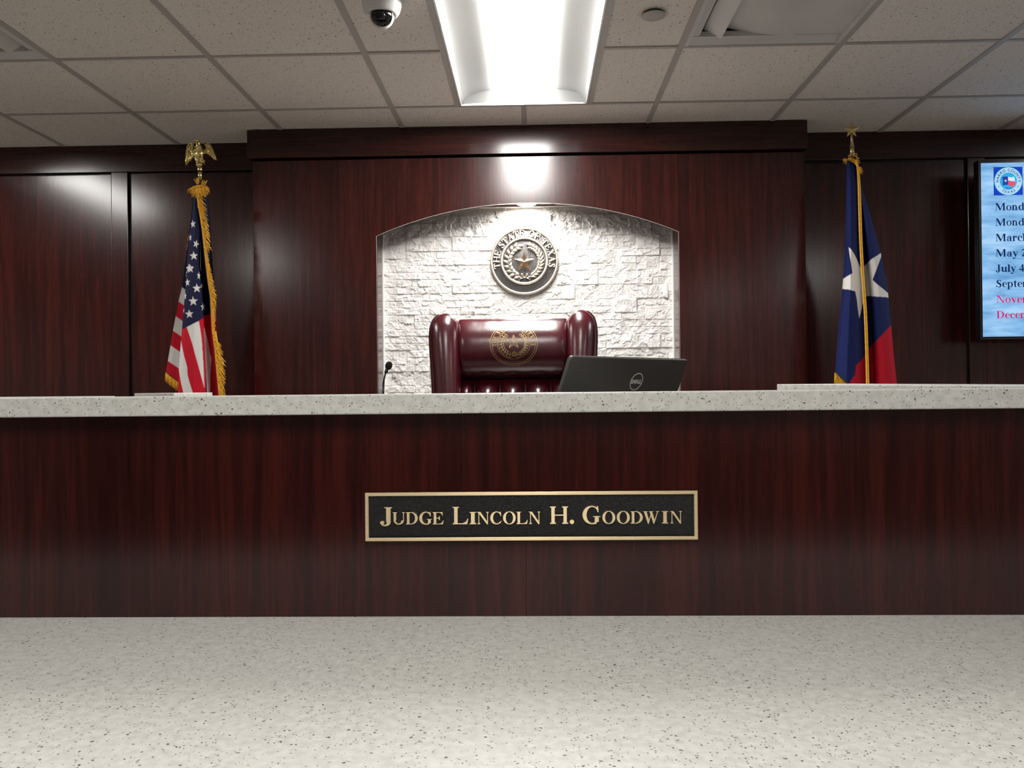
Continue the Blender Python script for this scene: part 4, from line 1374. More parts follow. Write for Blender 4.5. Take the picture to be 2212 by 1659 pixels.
# base, flat on the desk, towards the judge
hb = LA + dn * LL
bd = -nv
bm = bmesh.new()
B0 = Vector((hb.x, hb.y, 0))
vs = []
for z in (1.2765, 1.296):
    for u, v in ((0, -0.012), (W_, -0.012), (W_, 0.255), (0, 0.255)):
        p = B0 + e * u + bd * v; vs.append(bm.verts.new((p.x, p.y, z)))
for f in ((0, 3, 2, 1), (4, 5, 6, 7), (0, 1, 5, 4), (1, 2, 6, 5), (2, 3, 7, 6), (3, 0, 4, 7)): bm.faces.new([vs[i] for i in f])
bmesh.ops.recalc_face_normals(bm, faces=bm.faces)
bmesh.ops.bevel(bm, geom=bm.edges[:], offset=0.004, segments=2, profile=0.5, affect='EDGES')
MB().bm(bm).build('base', M['black'], t)
p0, p1 = B0 + e * 0.04, B0 + e * (W_ - 0.04)
MB().tube([(p0.x, p0.y, hb.z + 0.003), (p1.x, p1.y, hb.z + 0.003)], 0.006, 10).build('hinge', M['black'], t)

# ------------------------------------------------------------------ gooseneck microphone
my = 2.05
P = lambda x, y: at(x, y, my)
base = P(828.5, 900); base.z = 1.275
t = thing('gooseneck_microphone', 'slim black gooseneck microphone rising behind the bench, left of the chair', 'microphone', base)
MB().lathe([(0, 0), (0.058, 0), (0.060, 0.006), (0.052, 0.018), (0.012, 0.026), (0, 0.026)], base, 28).build('base', M['black'], t)
foot = base + Vector((0, 0, 0.024))
MB().tube([foot, (foot.x + 0.001, my, 1.40), P(827.6, 850), P(828.3, 830)], 0.0030, 10).build('lower_stem', M['black'], t)
MB().tube([P(828.3, 831), P(829.5, 820), P(831.2, 812), P(833.0, 805)], [0.0026, 0.0022, 0.0021, 0.0024], 10).build('neck', M['black'], t)
a, b_ = P(833, 806), P(836.5, 796)
MB().tube([a, a.lerp(b_, 0.25), b_], [0.0030, 0.0042, 0.0046], 12).build('capsule_sleeve', M['black'], t)
rt = Vector((0, 0, 1)).rotation_difference(P(842, 780) - P(836, 798)).to_matrix()
MB().ell(P(839.8, 789.7), (0.0092, 0.0092, 0.0112), 20, 14, rt).build('windscreen', M['foam'], t)
dd = (P(842, 780) - P(836, 798)).normalized()
MB().tube([b_ - dd * 0.001, b_ + dd * 0.002], 0.0054, 14).build('collar', M['silver'], t)
#PART3
# ------------------------------------------------------------------ flags
def inpoly(px, py, poly):
    c = np.zeros(px.shape, bool)
    n = len(poly)
    for i in range(n):
        x0, y0 = poly[i]; x1, y1 = poly[(i + 1) % n]
        if y0 == y1: continue
        k = ((y0 > py) != (y1 > py)) & (px < (x1 - x0) * (py - y0) / (y1 - y0) + x0)
        c ^= k
    return c


def drape(rows, nr, nc, smooth=5, ripple=0.004, seed=1, extra=None):
    """rows: (y, [(x, depth), ...]) fold lines down the cloth; returns pixel grid and depth grid"""
    ys = np.array([r[0] for r in rows], float)
    K = np.array([r[1] for r in rows], float)
    yy = np.linspace(ys[0], ys[-1], nr)
    cols = np.stack([np.stack([np.interp(yy, ys, K[:, c, k]) for k in (0, 1)], -1) for c in range(K.shape[1])], 1)
    u = np.linspace(0, K.shape[1] - 1, nc)
    px = np.array([np.interp(u, range(K.shape[1]), cols[i, :, 0]) for i in range(nr)])
    dp = np.array([np.interp(u, range(K.shape[1]), cols[i, :, 1]) for i in range(nr)])
    def sm(a, w, axis):
        if w < 1: return a
        k = np.hanning(2 * w + 3)[1:-1]; k /= k.sum()
        pad = [(0, 0), (0, 0)]; pad[axis] = (w, w)
        b_ = np.pad(a, pad, mode='reflect', reflect_type='odd')
        return np.apply_along_axis(lambda v: np.convolve(v, k, 'valid'), axis, b_)
    px, dp = sm(px, smooth, 1), sm(dp, smooth, 1)
    px, dp = sm(px, nr // 40, 0), sm(dp, nr // 40, 0)
    fade = np.clip((yy - ys[0]) / 120, 0.1, 1)[:, None]
    dp = dp + fade * (vnoise(px / 26.0, yy[:, None] / 150.0 + 0 * px, 1.0, seed) - 0.5) * ripple * 2 + fade * (vnoise(px / 9.0, yy[:, None] / 90.0 + 0 * px, 1.0, seed + 1) - 0.5) * ripple * 0.7
    PY = np.repeat(yy[:, None], nc, 1)
    return px, PY, dp


def grid_faces(nr, nc):
    idx = np.arange(nr * nc).reshape(nr, nc)
    return np.stack([idx[:-1, :-1], idx[1:, :-1], idx[1:, 1:], idx[:-1, 1:]], -1).reshape(-1, 4)


def srgb(r, g, b_):
    f = lambda c: c / 12.92 if c <= 0.04045 else ((c + 0.055) / 1.055) ** 2.4
    return np.array([f(r / 255), f(g / 255), f(b_ / 255)])


NAVY, RED, WHITE = srgb(32, 34, 66), srgb(205, 26, 48), srgb(235, 231, 226)


def flag_mesh(name, parent, px, PY, dp, col, keep=None):
    c_ = col.reshape(px.shape + (3,))
    for ax in (0, 1):          # soften the printed edges by half a thread
        c_ = 0.5 * c_ + 0.25 * np.roll(c_, 1, ax) + 0.25 * np.roll(c_, -1, ax)
    col = c_
    v = at_np(px, PY, dp).reshape(-1, 3)
    f = grid_faces(*px.shape)
    if keep is not None:
        k = keep.reshape(-1)
        f = f[k[f].all(1)]
        used = np.unique(f); mp = np.full(len(v), -1); mp[used] = np.arange(len(used))
        v = v[used]; col = col.reshape(-1, 3)[used]; f = mp[f]
    return np_mesh(name, v, f, M['cloth'], parent, True, col.reshape(-1, 3))


def strands(mb, anchors, drn, ln, n, w=0.0009, jit=0.25, droop=0.4, depth=3.7, rnd=None):
    """fringe threads along a pixel polyline of (x, y); drn(s) direction in pixels"""
    rnd = rnd or random
    A = [np.array(a, float) for a in anchors]
    L_ = [np.linalg.norm(b_ - a) for a, b_ in zip(A, A[1:])]
    tot = sum(L_)
    for i in range(n):
        s = (i + rnd.random()) / n
        d = s * tot; k = 0
        while k < len(L_) - 1 and d > L_[k]: d -= L_[k]; k += 1
        p = A[k] + (A[k + 1] - A[k]) * (d / max(1e-6, L_[k]))
        dv = np.array(drn(s), float); dv /= np.linalg.norm(dv)
        l = ln(s) * rnd.uniform(0.8, 1.15)
        ang = rnd.gauss(0, jit)
        dv = np.array([dv[0] * math.cos(ang) - dv[1] * math.sin(ang), dv[0] * math.sin(ang) + dv[1] * math.cos(ang)])
        dpt = depth(s) if callable(depth) else depth
        pts = []
        for q in range(4):
            f_ = q / 3
            o = p + dv * l * f_ + np.array([0, droop * l * f_ * f_])
            pts.append(at(o[0], o[1], dpt - 0.004 - 0.006 * math.sin(PI * f_) + rnd.uniform(-0.003, 0.003)))
        mb.tube(pts, [w, w, w * 0.9, w * 0.6], 4, cap=False, smooth=False)


def band(mb, pts, w, depth):
    """flat ribbon along pixel polyline, w = (dx, dy) offset in pixels"""
    rows = []
    for k, (x, y) in enumerate(pts):
        dpt = depth(k / (len(pts) - 1)) if callable(depth) else depth
        rows.append([at(x, y, dpt), at(x + w[0] * 0.5, y + w[1] * 0.5, dpt - 0.004), at(x + w[0], y + w[1], dpt)])
    mb.grid(rows)


# ---- national flag on the left
FY = 3.76
pole_top, pole_b = at(431.6, 392, FY), None
pxx = at(432, 600, FY).x
t = thing('flag_on_pole', 'furled striped flag with white stars on a pole topped by a gold eagle', 'flag', (pole_top.x, FY, DAIS), 'furled flags on poles beside the centre bay')
A1 = lambda x, y: (330 + x / 5.53, 280 + y / 5.53)
A2 = lambda x, y: (330 + x / 5.184, 560 + y / 5.184)
MB().lathe([(0, 0), (0.150, 0), (0.152, 0.012), (0.12, 0.030), (0.04, 0.045), (0.03, 0.085), (0.0, 0.085)], (pole_top.x, FY, DAIS), 36).build('pole_base', M['brass'], t)
MB().tube([(pole_top.x, FY, DAIS + 0.08), (pole_top.x, FY, at(432, 378, FY).z)], 0.0085, 14).build('pole', M['steel'], t)
rows = []
def us_row(y, c0, c2, c4, c6):
    k = min(1.0, 0.16 + 0.84 * (y - 395) / 230)
    d = lambda v: 3.735 + v * k
    w = max(1.5, min(8, (c4 - c2) * 0.3))
    return (y, [(c0, d(0.030)), (c2 + w * 0.4, d(0.036)), (c2 + w, d(0.042)), (c2, d(0.0)), (c2 + (c4 - c2) * 0.16, d(-0.028)), (c2 + (c4 - c2) * 0.55, d(-0.040)), (c4, d(-0.026)), (c4 + (c6 - c4) * 0.12, d(0.01)), (c4 + (c6 - c4) * 0.55, d(0.055)), (c6, d(-0.005))])
for a in ((396, 422, 423, 434, 442), (420, 419.5, 420.5, 428, 430), (440, 416.3, 417.3, 425, 428), (500, 408.8, 410.2, 431, 436), (570, 399.8, 402.5, 428, 442.5), (618, 393.5, 400.3, 434, 451), (660, 383.5, 397, 436.5, 455.5), (728, 371.3, 391, 440, 460.5), (791, 360.5, 386, 442.5, 467.5), (858, 348, 383.5, 446, 474)):
    rows.append(us_row(*a))
px, PY, dp = drape(rows, 620, 300, 6, 0.004, 21)
col = np.tile(NAVY, (px.shape[0], px.shape[1], 1))
ui = np.broadcast_to(np.linspace(0, 9, px.shape[1]), px.shape)
leftf = ui < 2.6
def paint(poly, c, where=None):
    k = inpoly(px, PY, poly)
    if where is not None: k &= where
    col[k] = c
P2 = lambda *pts: [A2(*p) for p in pts]
# stripes of the left, rear facet
edges = [((300, 280), (380, 355)), ((270, 455), (362, 525)), ((240, 620), (345, 702)), ((215, 790), (330, 872)), ((180, 950), (315, 1045)), ((150, 1125), (300, 1228)), ((120, 1290), (300, 1400)), ((100, 1500), (300, 1600))]
for k in range(len(edges) - 1):
    (a0, a1), (b0, b1) = edges[k], edges[k + 1]
    paint(P2((a0[0] - 60, a0[1] - 40), a1, b1, (b0[0] - 60, b0[1] - 40)), WHITE if k % 2 == 0 else RED, leftf)
front = ~leftf
# front facet
fx = front & (ui < 7.3)
paint(P2((250, 800), (330, 785), (380, 760), (460, 722), (550, 668), (580, 655), (600, 1700), (250, 1700)), RED, fx)
paint(P2((380, 760), (452, 722), (515, 692), (532, 780), (548, 900), (562, 1100), (572, 1280), (578, 1400), (578, 1440), (520, 1230), (495, 1140), (470, 1050), (445, 955), (420, 880)), WHITE, fx)
paint(P2((312, 890), (325, 960), (350, 1080), (370, 1150), (385, 1210), (390, 1300), (418, 1400), (448, 1490), (470, 1560), (360, 1560), (340, 1485), (315, 1380), (292, 1240), (285, 1180), (296, 1000)), WHITE, fx)
rf = front & (ui >= 6.6)
paint(P2((560, 636), (600, 625), (670, 606), (900, 1700), (540, 1700)), RED, rf)
paint(P2((568, 745), (590, 810), (612, 890), (630, 985), (643, 1065), (655, 1110), (645, 1300), (640, 1560), (582, 1560), (575, 1395), (572, 1200), (560, 900), (562, 800)), WHITE, rf)


def star_poly(cx, cy, r, sx=1.0, rot=0.0):
    return [(cx + sx * (u * math.cos(rot) - v * math.sin(rot)), cy - (u * math.sin(rot) + v * math.cos(rot))) for u, v in star_pts(r, r * 0.40)]


for cx, cy, r, sx, rot, f in ((480, 1128, 52, 0.70, 0.15, A1), (448, 1290, 46, 0.40, 0.1, A1), (516, 1366, 54, 0.72, -0.35, A1), (490, 1508, 56, 0.98, 0.05, A1), (437, 1655, 54, 1.0, 0.1, A1), (394, 1560, 30, 0.25, 0.1, A1), (474, 900, 26, 0.3, 0.2, A1),
                              (420, 108, 52, 0.88, 0.1, A2), (362, 160, 46, 0.55, 0.05, A2), (516, 185, 48, 0.45, -0.1, A2), (388, 260, 48, 0.66, 0.12, A2), (494, 326, 54, 0.98, 0.03, A2), (452, 470, 57, 0.98, 0.05, A2), (409, 614, 52, 0.96, 0.08, A2), (564, 532, 50, 0.55, 0.15, A2), (364, 412, 46, 0.3, 0.0, A2), (346, 572, 40, 0.25, 0.0, A2), (550, 296, 30, 0.5, 0.3, A2)):
    paint([f(*p) for p in star_poly(cx, cy, r, sx, rot)], WHITE, front)
# the lower edge of the rear facet hangs free above the bench
keep = ~(inpoly(px, PY, P2((-100, 1130), (145, 1262), (285, 1372), (285, 1800), (-100, 1800))) & leftf)
flag_mesh('flag_cloth', t, px, PY, dp, col, keep)
# rear layer seen past the fringe
rows = []
for y, x0, x1 in ((398, 426, 446), (420, 424, 449), (440, 424, 451.5), (500, 420, 455.5), (570, 415, 459.3), (618, 412, 463.2), (660, 410, 466.5), (728, 405, 468.4), (791, 400, 469.5), (858, 395, 472)):
    rows.append((y, [(x0, 3.80), (x0 * 0.6 + x1 * 0.4, 3.84), (x0 * 0.2 + x1 * 0.8, 3.80), (x1, 3.775)]))
px, PY, dp = drape(rows, 420, 60, 3, 0.003, 31)
col = np.tile(NAVY, (px.shape[0], px.shape[1], 1))
for k, (y0, y1, c) in enumerate(((238, 410, WHITE), (410, 545, NAVY), (545, 600, WHITE), (600, 690, WHITE), (690, 850, RED), (850, 925, WHITE), (925, 1090, RED), (1090, 1240, WHITE), (1240, 1700, RED))):
    paint(P2((500, y0), (900, y0 - 8), (900, y1 - 8), (500, y1)), c)
flag_mesh('rear_fold', t, px, PY, dp, col)
# fringe
hem = [A1(520, 775), A1(545, 945), A1(585, 1190), A1(612, 1450), A2(590, 50), A2(614, 250), A2(640, 420), A2(650, 610), A2(660, 800), A2(688, 1000), A2(715, 1300), A2(738, 1545)]
dh = lambda s: 3.722 - 0.012 * s
rf_ = random.Random(4)
m = MB()
band(m, hem[:3], (5.0, 0.5), lambda s: dh(s * 0.2))
band(m, hem[2:9], (6.5, 0.8), lambda s: dh(0.2 + 0.5 * s))
band(m, hem[8:], (10.0, 1.0), lambda s: dh(0.7 + 0.3 * s))
strands(m, [(x + 3, y) for x, y in hem], lambda s: (1.0, 0.55 + 0.1 * math.sin(s * 30)), lambda s: 15 if s < 0.25 else (9 + 4 * math.sin(s * 17) if s < 0.72 else 16 + 3 * math.sin(s * 25)), 460, 0.0010, 0.30, 0.55, dh, rf_)
strands(m, [(x + 2.5, y + 2) for x, y in hem], lambda s: (0.55, 1.0), lambda s: 9, 420, 0.0012, 0.25, 0.4, dh, rf_)
m.build('side_fringe', M['fringe'], t, fix=False)
m = MB()
gx0 = [A1(470, 700), A1(520, 668), A1(575, 660), A1(630, 690)]
strands(m, gx0, lambda s: (-1.0 + 2.2 * s, 0.5), lambda s: 11, 70, 0.0012, 0.5, 0.6, 3.70, rf_)
strands(m, [A1(510, 700), A1(600, 700)], lambda s: (-0.2 + 0.6 * s, 1.0), lambda s: 14, 60, 0.0013, 0.4, 0.4, 3.695, rf_)
strands(m, [A1(525, 650), A1(545, 655)], lambda s: (-0.15, -1.0), lambda s: 13, 10, 0.0012, 0.25, 0.0, 3.72, rf_)
strands(m, [A1(575, 660), A1(625, 665)], lambda s: (0.35, -1.0), lambda s: 12, 14, 0.0012, 0.35, 0.1, 3.72, rf_)
band(m, [A1(500, 690), A1(530, 735), A1(590, 760)], (6, 4), 3.69)
m.build('top_fringe', M['fringe'], t, fix=False)
m = MB()
low = [A2(143, 1262), A2(185, 1300), A2(235, 1340), A2(285, 1375)]
ld_ = lambda s: 3.772
band(m, low, (-0.2, 4.0), ld_)
strands(m, [(x, y + 3) for x, y in low], lambda s: (0.05, 1.0), lambda s: 13, 90, 0.0012, 0.10, 0.25, ld_, rf_)
m.build('lower_fringe', M['fringe'], t, fix=False)
m = MB()
strands(m, [A1(442, 1215), A1(430, 1330), A1(412, 1480)], lambda s: (-0.2, 1.0), lambda s: 14, 60, 0.0010, 0.06, 0.1, 3.775, rf_)
m.build('rear_fringe', M['fringe'], t, fix=False)
# eagle finial
E3 = lambda x, y, Y=FY: at(390 + x / 15.08, 290 + y / 15.08, Y)
ps = (E3(100, 0) - E3(0, 0)).length / 100          # metres per crop unit
m = MB()
m.tube([E3(635, 1495), E3(638, 1190)], 66 * ps, 20)
m.lathe([(76 * ps, -55 * ps), (80 * ps, -40 * ps), (80 * ps, 45 * ps), (72 * ps, 55 * ps)], E3(636, 1135), 20)
fin = m.build('finial_socket', M['brass'], t)
m = MB()
# globe and perch, torso, neck and hooked head
m.ell(E3(612, 1005), (112 * ps, 100 * ps, 85 * ps), 18, 12)
rows = []
for x, y, a, d, dy in ((612, 960, 95, 80, 0.0), (618, 880, 118, 92, -0.002), (625, 780, 130, 105, -0.005), (635, 680, 138, 110, -0.008), (640, 590, 130, 104, -0.009), (632, 500, 108, 92, -0.009), (620, 430, 86, 78, -0.010), (612, 360, 72, 70, -0.013), (605, 300, 66, 66, -0.017)):
    c = E3(x, y)
    rows.append([(c.x + a * ps * math.cos(q), FY + dy + d * ps * math.sin(q), c.z) for q in [2 * PI * k / 20 for k in range(20)]])
m.grid(rows, True, close_u=True)
m.ell(E3(598, 250) + Vector((0, -0.020, 0)), (72 * ps, 84 * ps, 62 * ps), 16, 10)
m.tube([E3(555, 235, FY - 0.022), E3(500, 190, FY - 0.030), E3(460, 172, FY - 0.034), E3(428, 188, FY - 0.036), E3(412, 214, FY - 0.036)], [48 * ps, 34 * ps, 24 * ps, 14 * ps, 4 * ps], 12)
for i in range(46):            # breast and leg feathers
    rr_ = random.Random(100 + i)
    yy_ = rr_.uniform(430, 900); xx_ = 625 + rr_.uniform(-115, 115)
    k = (xx_ - 625) / 130
    m.ell(E3(xx_, yy_) + Vector((0, -0.009 - 92 * ps * math.sqrt(max(0, 1 - k * k)), 0)), (26 * ps, 14 * ps, 40 * ps), 8, 6)
for x0, y0, x1, y1 in ((690, 830, 790, 980), (690, 850, 760, 960), (720, 820, 800, 905), (545, 840, 500, 940), (560, 860, 520, 985)):
    m.tube([E3(x0, y0, FY - 0.016), E3((x0 + x1) / 2, (y0 + y1) / 2 - 4, FY - 0.022), E3(x1, y1, FY - 0.018)], [16 * ps, 18 * ps, 7 * ps], 8)
for x0 in (560, 600, 650, 690): m.tube([E3(x0, 930, FY - 0.018), E3(x0 - 4, 985, FY - 0.026), E3(x0 - 4, 1030, FY - 0.020)], [13 * ps, 14 * ps, 6 * ps], 8)
m.build('eagle_body', M['brass'], fin)


def wing(outline, feathers, coverts, yoff):
    m = MB()
    cx = sum(p[0] for p in outline) / len(outline); cy = sum(p[1] for p in outline) / len(outline)
    rows = []
    for k, dy in ((1.0, 0.004), (1.0, -0.001), (0.93, -0.005), (0.6, -0.009), (0.2, -0.010)):
        rows.append([E3(cx + (x - cx) * k, cy + (y - cy) * k, FY + dy + yoff(x)) for x, y in outline])
    m.grid(rows, True, close_u=True)
    m.add(rows[-1], [tuple(range(len(outline)))], True); m.add(rows[0], [tuple(range(len(outline)))])
    for pts, w_ in feathers:
        pp = cat([(x, y, 0) for x, y in pts], 4)
        n = len(pp)
        m.tube([E3(p[0], p[1], FY - 0.008 + yoff(p[0])) for p in pp], [w_ * ps * (0.75 + 0.35 * math.sin(PI * k / n)) * (1 if k < n - 2 else 0.6) for k in range(n)], 10)
    for x, y, r in coverts:
        m.ell(E3(x, y, FY - 0.010 + yoff(x)), (r * ps, r * ps * 0.5, r * 1.25 * ps), 10, 7)
    return m


wing([(560, 560), (480, 525), (420, 480), (395, 420), (410, 370), (440, 345), (400, 305), (330, 285), (260, 320), (205, 430), (172, 560), (160, 780), (150, 1005), (185, 1020), (235, 975), (255, 915), (320, 905), (350, 840), (400, 800), (440, 735), (500, 720), (560, 690)],
     [([(235, 560), (200, 780), (180, 985)], 33), ([(300, 580), (285, 760), (285, 895)], 33), ([(365, 590), (362, 720), (366, 815)], 29), ([(430, 600), (420, 690), (412, 765)], 26), ([(480, 600), (470, 670), (460, 725)], 22), ([(430, 350), (340, 300), (250, 350), (200, 460)], 16)],
     [(360, 355, 34), (300, 430, 36), (245, 530, 34), (310, 520, 36), (370, 460, 32), (380, 560, 30), (440, 570, 28), (270, 370, 26), (350, 520, 24)], lambda x: -0.010 + (600 - x) * 0.00004).build('eagle_wing', M['brass'], fin)
wing([(690, 580), (760, 500), (810, 470), (838, 420), (825, 360), (770, 305), (735, 290), (740, 260), (850, 255), (925, 285), (985, 360), (1035, 440), (1090, 560), (1145, 700), (1190, 855), (1150, 850), (1110, 825), (1070, 815), (1020, 750), (960, 700), (900, 655), (820, 650), (720, 660)],
     [([(1020, 470), (1090, 640), (1165, 835)], 26), ([(965, 500), (1040, 660), (1110, 800)], 28), ([(920, 530), (990, 660), (1060, 785)], 27), ([(880, 560), (930, 640), (985, 710)], 24), ([(830, 560), (870, 610), (910, 655)], 22), ([(745, 275), (850, 275), (930, 310), (1000, 420)], 15)],
     [(880, 320, 30), (935, 390, 36), (880, 430, 34), (1000, 430, 26), (900, 500, 32), (840, 520, 30), (960, 470, 30), (780, 560, 32), (980, 520, 24)], lambda x: -0.004 + (x - 640) * 0.00003).build('eagle_wing', M['brass'], fin)

# ---- state flag on the right
FT = 3.76
B1 = lambda x, y: (1760 + x / 5.35, 250 + y / 5.35)
B2 = lambda x, y: (1760 + x / 5.35, 540 + y / 5.35)
ptop = at(*B1(430, 470), FT)
t = thing('flag_on_pole', 'furled blue flag with one big white star on a pole topped by a gold star', 'flag', (ptop.x, FT, DAIS), 'furled flags on poles beside the centre bay')
MB().lathe([(0, 0), (0.150, 0), (0.152, 0.012), (0.12, 0.030), (0.04, 0.045), (0.03, 0.085), (0.0, 0.085)], (ptop.x, FT, DAIS), 36).build('pole_base', M['brass'], t)
MB().tube([(ptop.x, FT, DAIS + 0.08), (ptop.x, FT, ptop.z + 0.01)], 0.0085, 14).build('pole', M['steel'], t)
rows = []
def tx_row(y, c0, cc, c6):
    k = min(1.0, 0.14 + 0.86 * (y - 350) / 200)
    d = lambda v: 3.735 + v * k
    w = c6 - c0
    return (y, [(c0, d(0.05)), (c0 + w * 0.05, d(0.0)), (c0 + (cc - c0) * 0.35, d(-0.035)), (c0 + (cc - c0) * 0.70, d(-0.028)), (cc - w * 0.10, d(0.0)), (cc - w * 0.01, d(0.02)), (cc + w * 0.045, d(0.075)), (cc + w * 0.10, d(0.065)), (cc + (c6 - cc) * 0.40, d(-0.020)), (cc + (c6 - cc) * 0.62, d(-0.034)), (cc + (c6 - cc) * 0.86, d(-0.015)), (c6, d(0.045))])
for a in ((349, 1829.5, 1843, 1851.5), (362, 1829, 1848, 1854), (400, 1828, 1856, 1861), (437, 1827.6, 1856.5, 1872), (493, 1826, 1858, 1888.5), (547, 1825, 1860.5, 1903), (602, 1821.2, 1866, 1914), (640, 1818.5, 1868.5, 1919.3), (703, 1811.5, 1871, 1925), (764, 1806.5, 1873, 1930.5), (858, 1801.5, 1876, 1940.5)):
    rows.append(tx_row(*a))
px, PY, dp = drape(rows, 640, 330, 5, 0.005, 41)
TNAVY = srgb(26, 36, 88)
TRED = srgb(186, 20, 42)
col = np.tile(TNAVY, (px.shape[0], px.shape[1], 1))
Q2 = lambda *pts: [B2(*p) for p in pts]
paint(Q2((1100, 700), (880, 870), (760, 1000), (640, 1120), (560, 1250), (480, 1330), (465, 1440), (395, 1548), (380, 1750), (1100, 1750)), TRED)
paint(Q2((390, -32), (420, -8), (450, 35), (490, 115), (525, 200), (545, 205), (578, 178), (650, 110), (715, 68), (770, 32), (765, 85), (715, 220), (668, 345), (720, 395), (790, 450), (846, 498), (852, 548), (740, 540), (600, 530), (578, 580), (550, 640), (530, 735), (514, 792), (500, 690), (488, 580), (468, 478), (400, 458), (317, 450), (326, 335), (380, 300), (435, 270), (424, 180), (408, 90)), WHITE)
keep = ~inpoly(px, PY, Q2((100, 1300), (235, 1412), (310, 1480), (395, 1552), (395, 1900), (100, 1900)))
flag_mesh('flag_cloth', t, px, PY, dp, col, keep)
rf_ = random.Random(9)
m = MB()
low = Q2((233, 1408), (310, 1478), (396, 1550))
band(m, low, (0, 3.5), 3.775)
strands(m, [(x, y + 2) for x, y in low], lambda s: (0.0, 1.0), lambda s: 22, 130, 0.0013, 0.05, 0.1, 3.772, rf_)
m.build('lower_fringe', M['fringe'], t, fix=False)
m = MB()
D = lambda x, y: (1810 + x / 14.43, 255 + y / 14.43)
band(m, [D(300, 1330), D(390, 1335), D(480, 1385), D(560, 1470), D(600, 1560)], (1.0, -6.5), 3.70)
strands(m, [D(240, 1300), D(330, 1290)], lambda s: (-1.0, 0.1 + 0.7 * rf_.uniform(-1, 1)), lambda s: 8, 18, 0.0010, 0.5, 0.3, 3.70, rf_)
strands(m, [D(530, 1180), D(590, 1260), D(610, 1400)], lambda s: (1.0, -0.2 + 0.5 * s), lambda s: 6, 14, 0.0010, 0.5, 0.2, 3.71, rf_)
strands(m, [D(340, 1290), D(560, 1330)], lambda s: (-0.4 + 1.2 * s, -0.5), lambda s: 5, 30, 0.0014, 0.6, 0.4, 3.70, rf_)
strands(m, [D(630, 1500), D(680, 1620)], lambda s: (1.0, 0.3 + 0.8 * s), lambda s: 8, 16, 0.0012, 0.4, 0.5, 3.70, rf_)
for cx, cy, r in ((555, 1145, 40), (355, 1180, 26)):
    m.tube([at(*D(cx + r * math.cos(q), cy + r * 1.2 * math.sin(q)), 3.715) for q in [2 * PI * k / 14 for k in range(15)]], 0.0014, 6)
m.build('top_fringe', M['fringe'], t, fix=False)
# twisted gold cord, two strands hanging down the front
for off in (-1.7, 1.9):
    pts = [(1849, 345), (1853, 362), (1855.5, 395), (1857, 437), (1858.5, 493), (1861.5, 560), (1866.5, 632), (1869.5, 680), (1872, 745), (1874.4, 830), (1875.5, 870)]
    k0 = [min(1.0, 0.3 + i * 0.25) for i in range(len(pts))]
    m = MB()
    pp = cat([(x + off * k, y, 0) for (x, y), k in zip(pts, k0)], 12)
    m.tube([at(p[0], p[1], 3.668 + 0.0007 * math.sin(i * 2.1)) for i, p in enumerate(pp)], [0.0034 * (1 + 0.10 * math.sin(i * 2.6)) for i in range(len(pp))], 8)
    m.build('cord', M['fringe'], t)
# star finial with its socket
ps2 = (at(*D(100, 0), FT) - at(*D(0, 0), FT)).length / 100
m = MB()
c0, c1, c2, c3 = [at(*D(x, y), FT) for x, y in ((440, 1190), (440, 885), (428, 640), (424, 480))]
m.tube([c0, c1], 68 * ps2, 18)
m.tube([c1 - Vector((0, 0, 0.002)), c1 + Vector((0, 0, 0.001))], 77 * ps2, 18)
m.tube([c1, c2, c3], [52 * ps2, 38 * ps2, 36 * ps2], 18)
fin = m.build('finial_socket', M['gold'], t)
sc3 = at(*D(425, 372), FT)
m = MB()
for sgn in (-1, 1): facet_star(m, lambda u, v, d: (sc3.x + u, FT + sgn * d, sc3.z + v), 262 * ps2, 0.013, 118 * ps2)
m.build('star', M['gold'], fin)

# ------------------------------------------------------------------ wall screen
VY = 4.06
VX0, VZ1, VZ0 = at(2113, 345, VY).x, at(2113, 346, VY).z, at(2119, 733.5, VY).z
VX1 = VX0 + (VZ1 - VZ0) * 16 / 9
t = thing('wall_screen', 'wall mounted screen showing a pale blue list of dates and a round emblem', 'screen', ((VX0 + VX1) / 2, VY + 0.03, VZ0))
MB().bbox(VX0, VX1, VY, VY + 0.045, VZ0, VZ1, 0.003, 2).build('housing', M['bezel'], t)
MB().box((VX0 + VX1) / 2 - 0.3, (VX0 + VX1) / 2 + 0.3, VY + 0.0452, WY - 0.0003, (VZ0 + VZ1) / 2 - 0.2, (VZ0 + VZ1) / 2 + 0.2).build('wall_bracket', M['black'], t)
sx0, sz1, sz0 = at(2118.5, 352.5, VY).x, at(2118.5, 352.5, VY).z, at(2123, 727.5, VY).z
m = MB()
m.add([(sx0, VY - 0.0006, sz0), (VX1 - (sx0 - VX0), VY - 0.0006, sz0), (VX1 - (sx0 - VX0), VY - 0.0006, sz1), (sx0, VY - 0.0006, sz1)], [(0, 1, 2, 3)])
scr = m.build('display', M['screen'], t, fix=False)
m = MB()
for x0, x1, z0, z1 in ((VX0 + 0.001, VX1 - 0.001, VZ0 + 0.0005, VZ0 + 0.004), (VX0 + 0.0005, VX0 + 0.0035, VZ0, VZ1)):
    m.box(x0, x1, VY - 0.002, VY - 0.0004, z0, z1)
m.build('edge_strip', M['black'], t)
tp = lambda px, py: at(px, py, VY)
def screen_text(s, x, yb, ych, mt, nm='text_line'):
    """serif line: left edge x, baseline yb and cap top ych in the photograph"""
    p, q = tp(x, yb), tp(x, ych)
    h_ = q.z - p.z
    m = MB(); pos = 0
    for ch in s:
        if ch == ' ': pos += 0.36; continue
        _, polys = glyph_polys(ch)
        for pl_ in polys:
            m.add([(p.x + (pos + u) * h_ * 1.04, VY - 0.0013, p.z + v * h_) for u, v in pl_], [tuple(range(len(pl_)))])
        pos += glyph(ch)[0]
    m.build(nm, mt, scr, fix=False)
Tt = lambda x, y: (2130 + x / 6.146, 430 + y / 6.146)
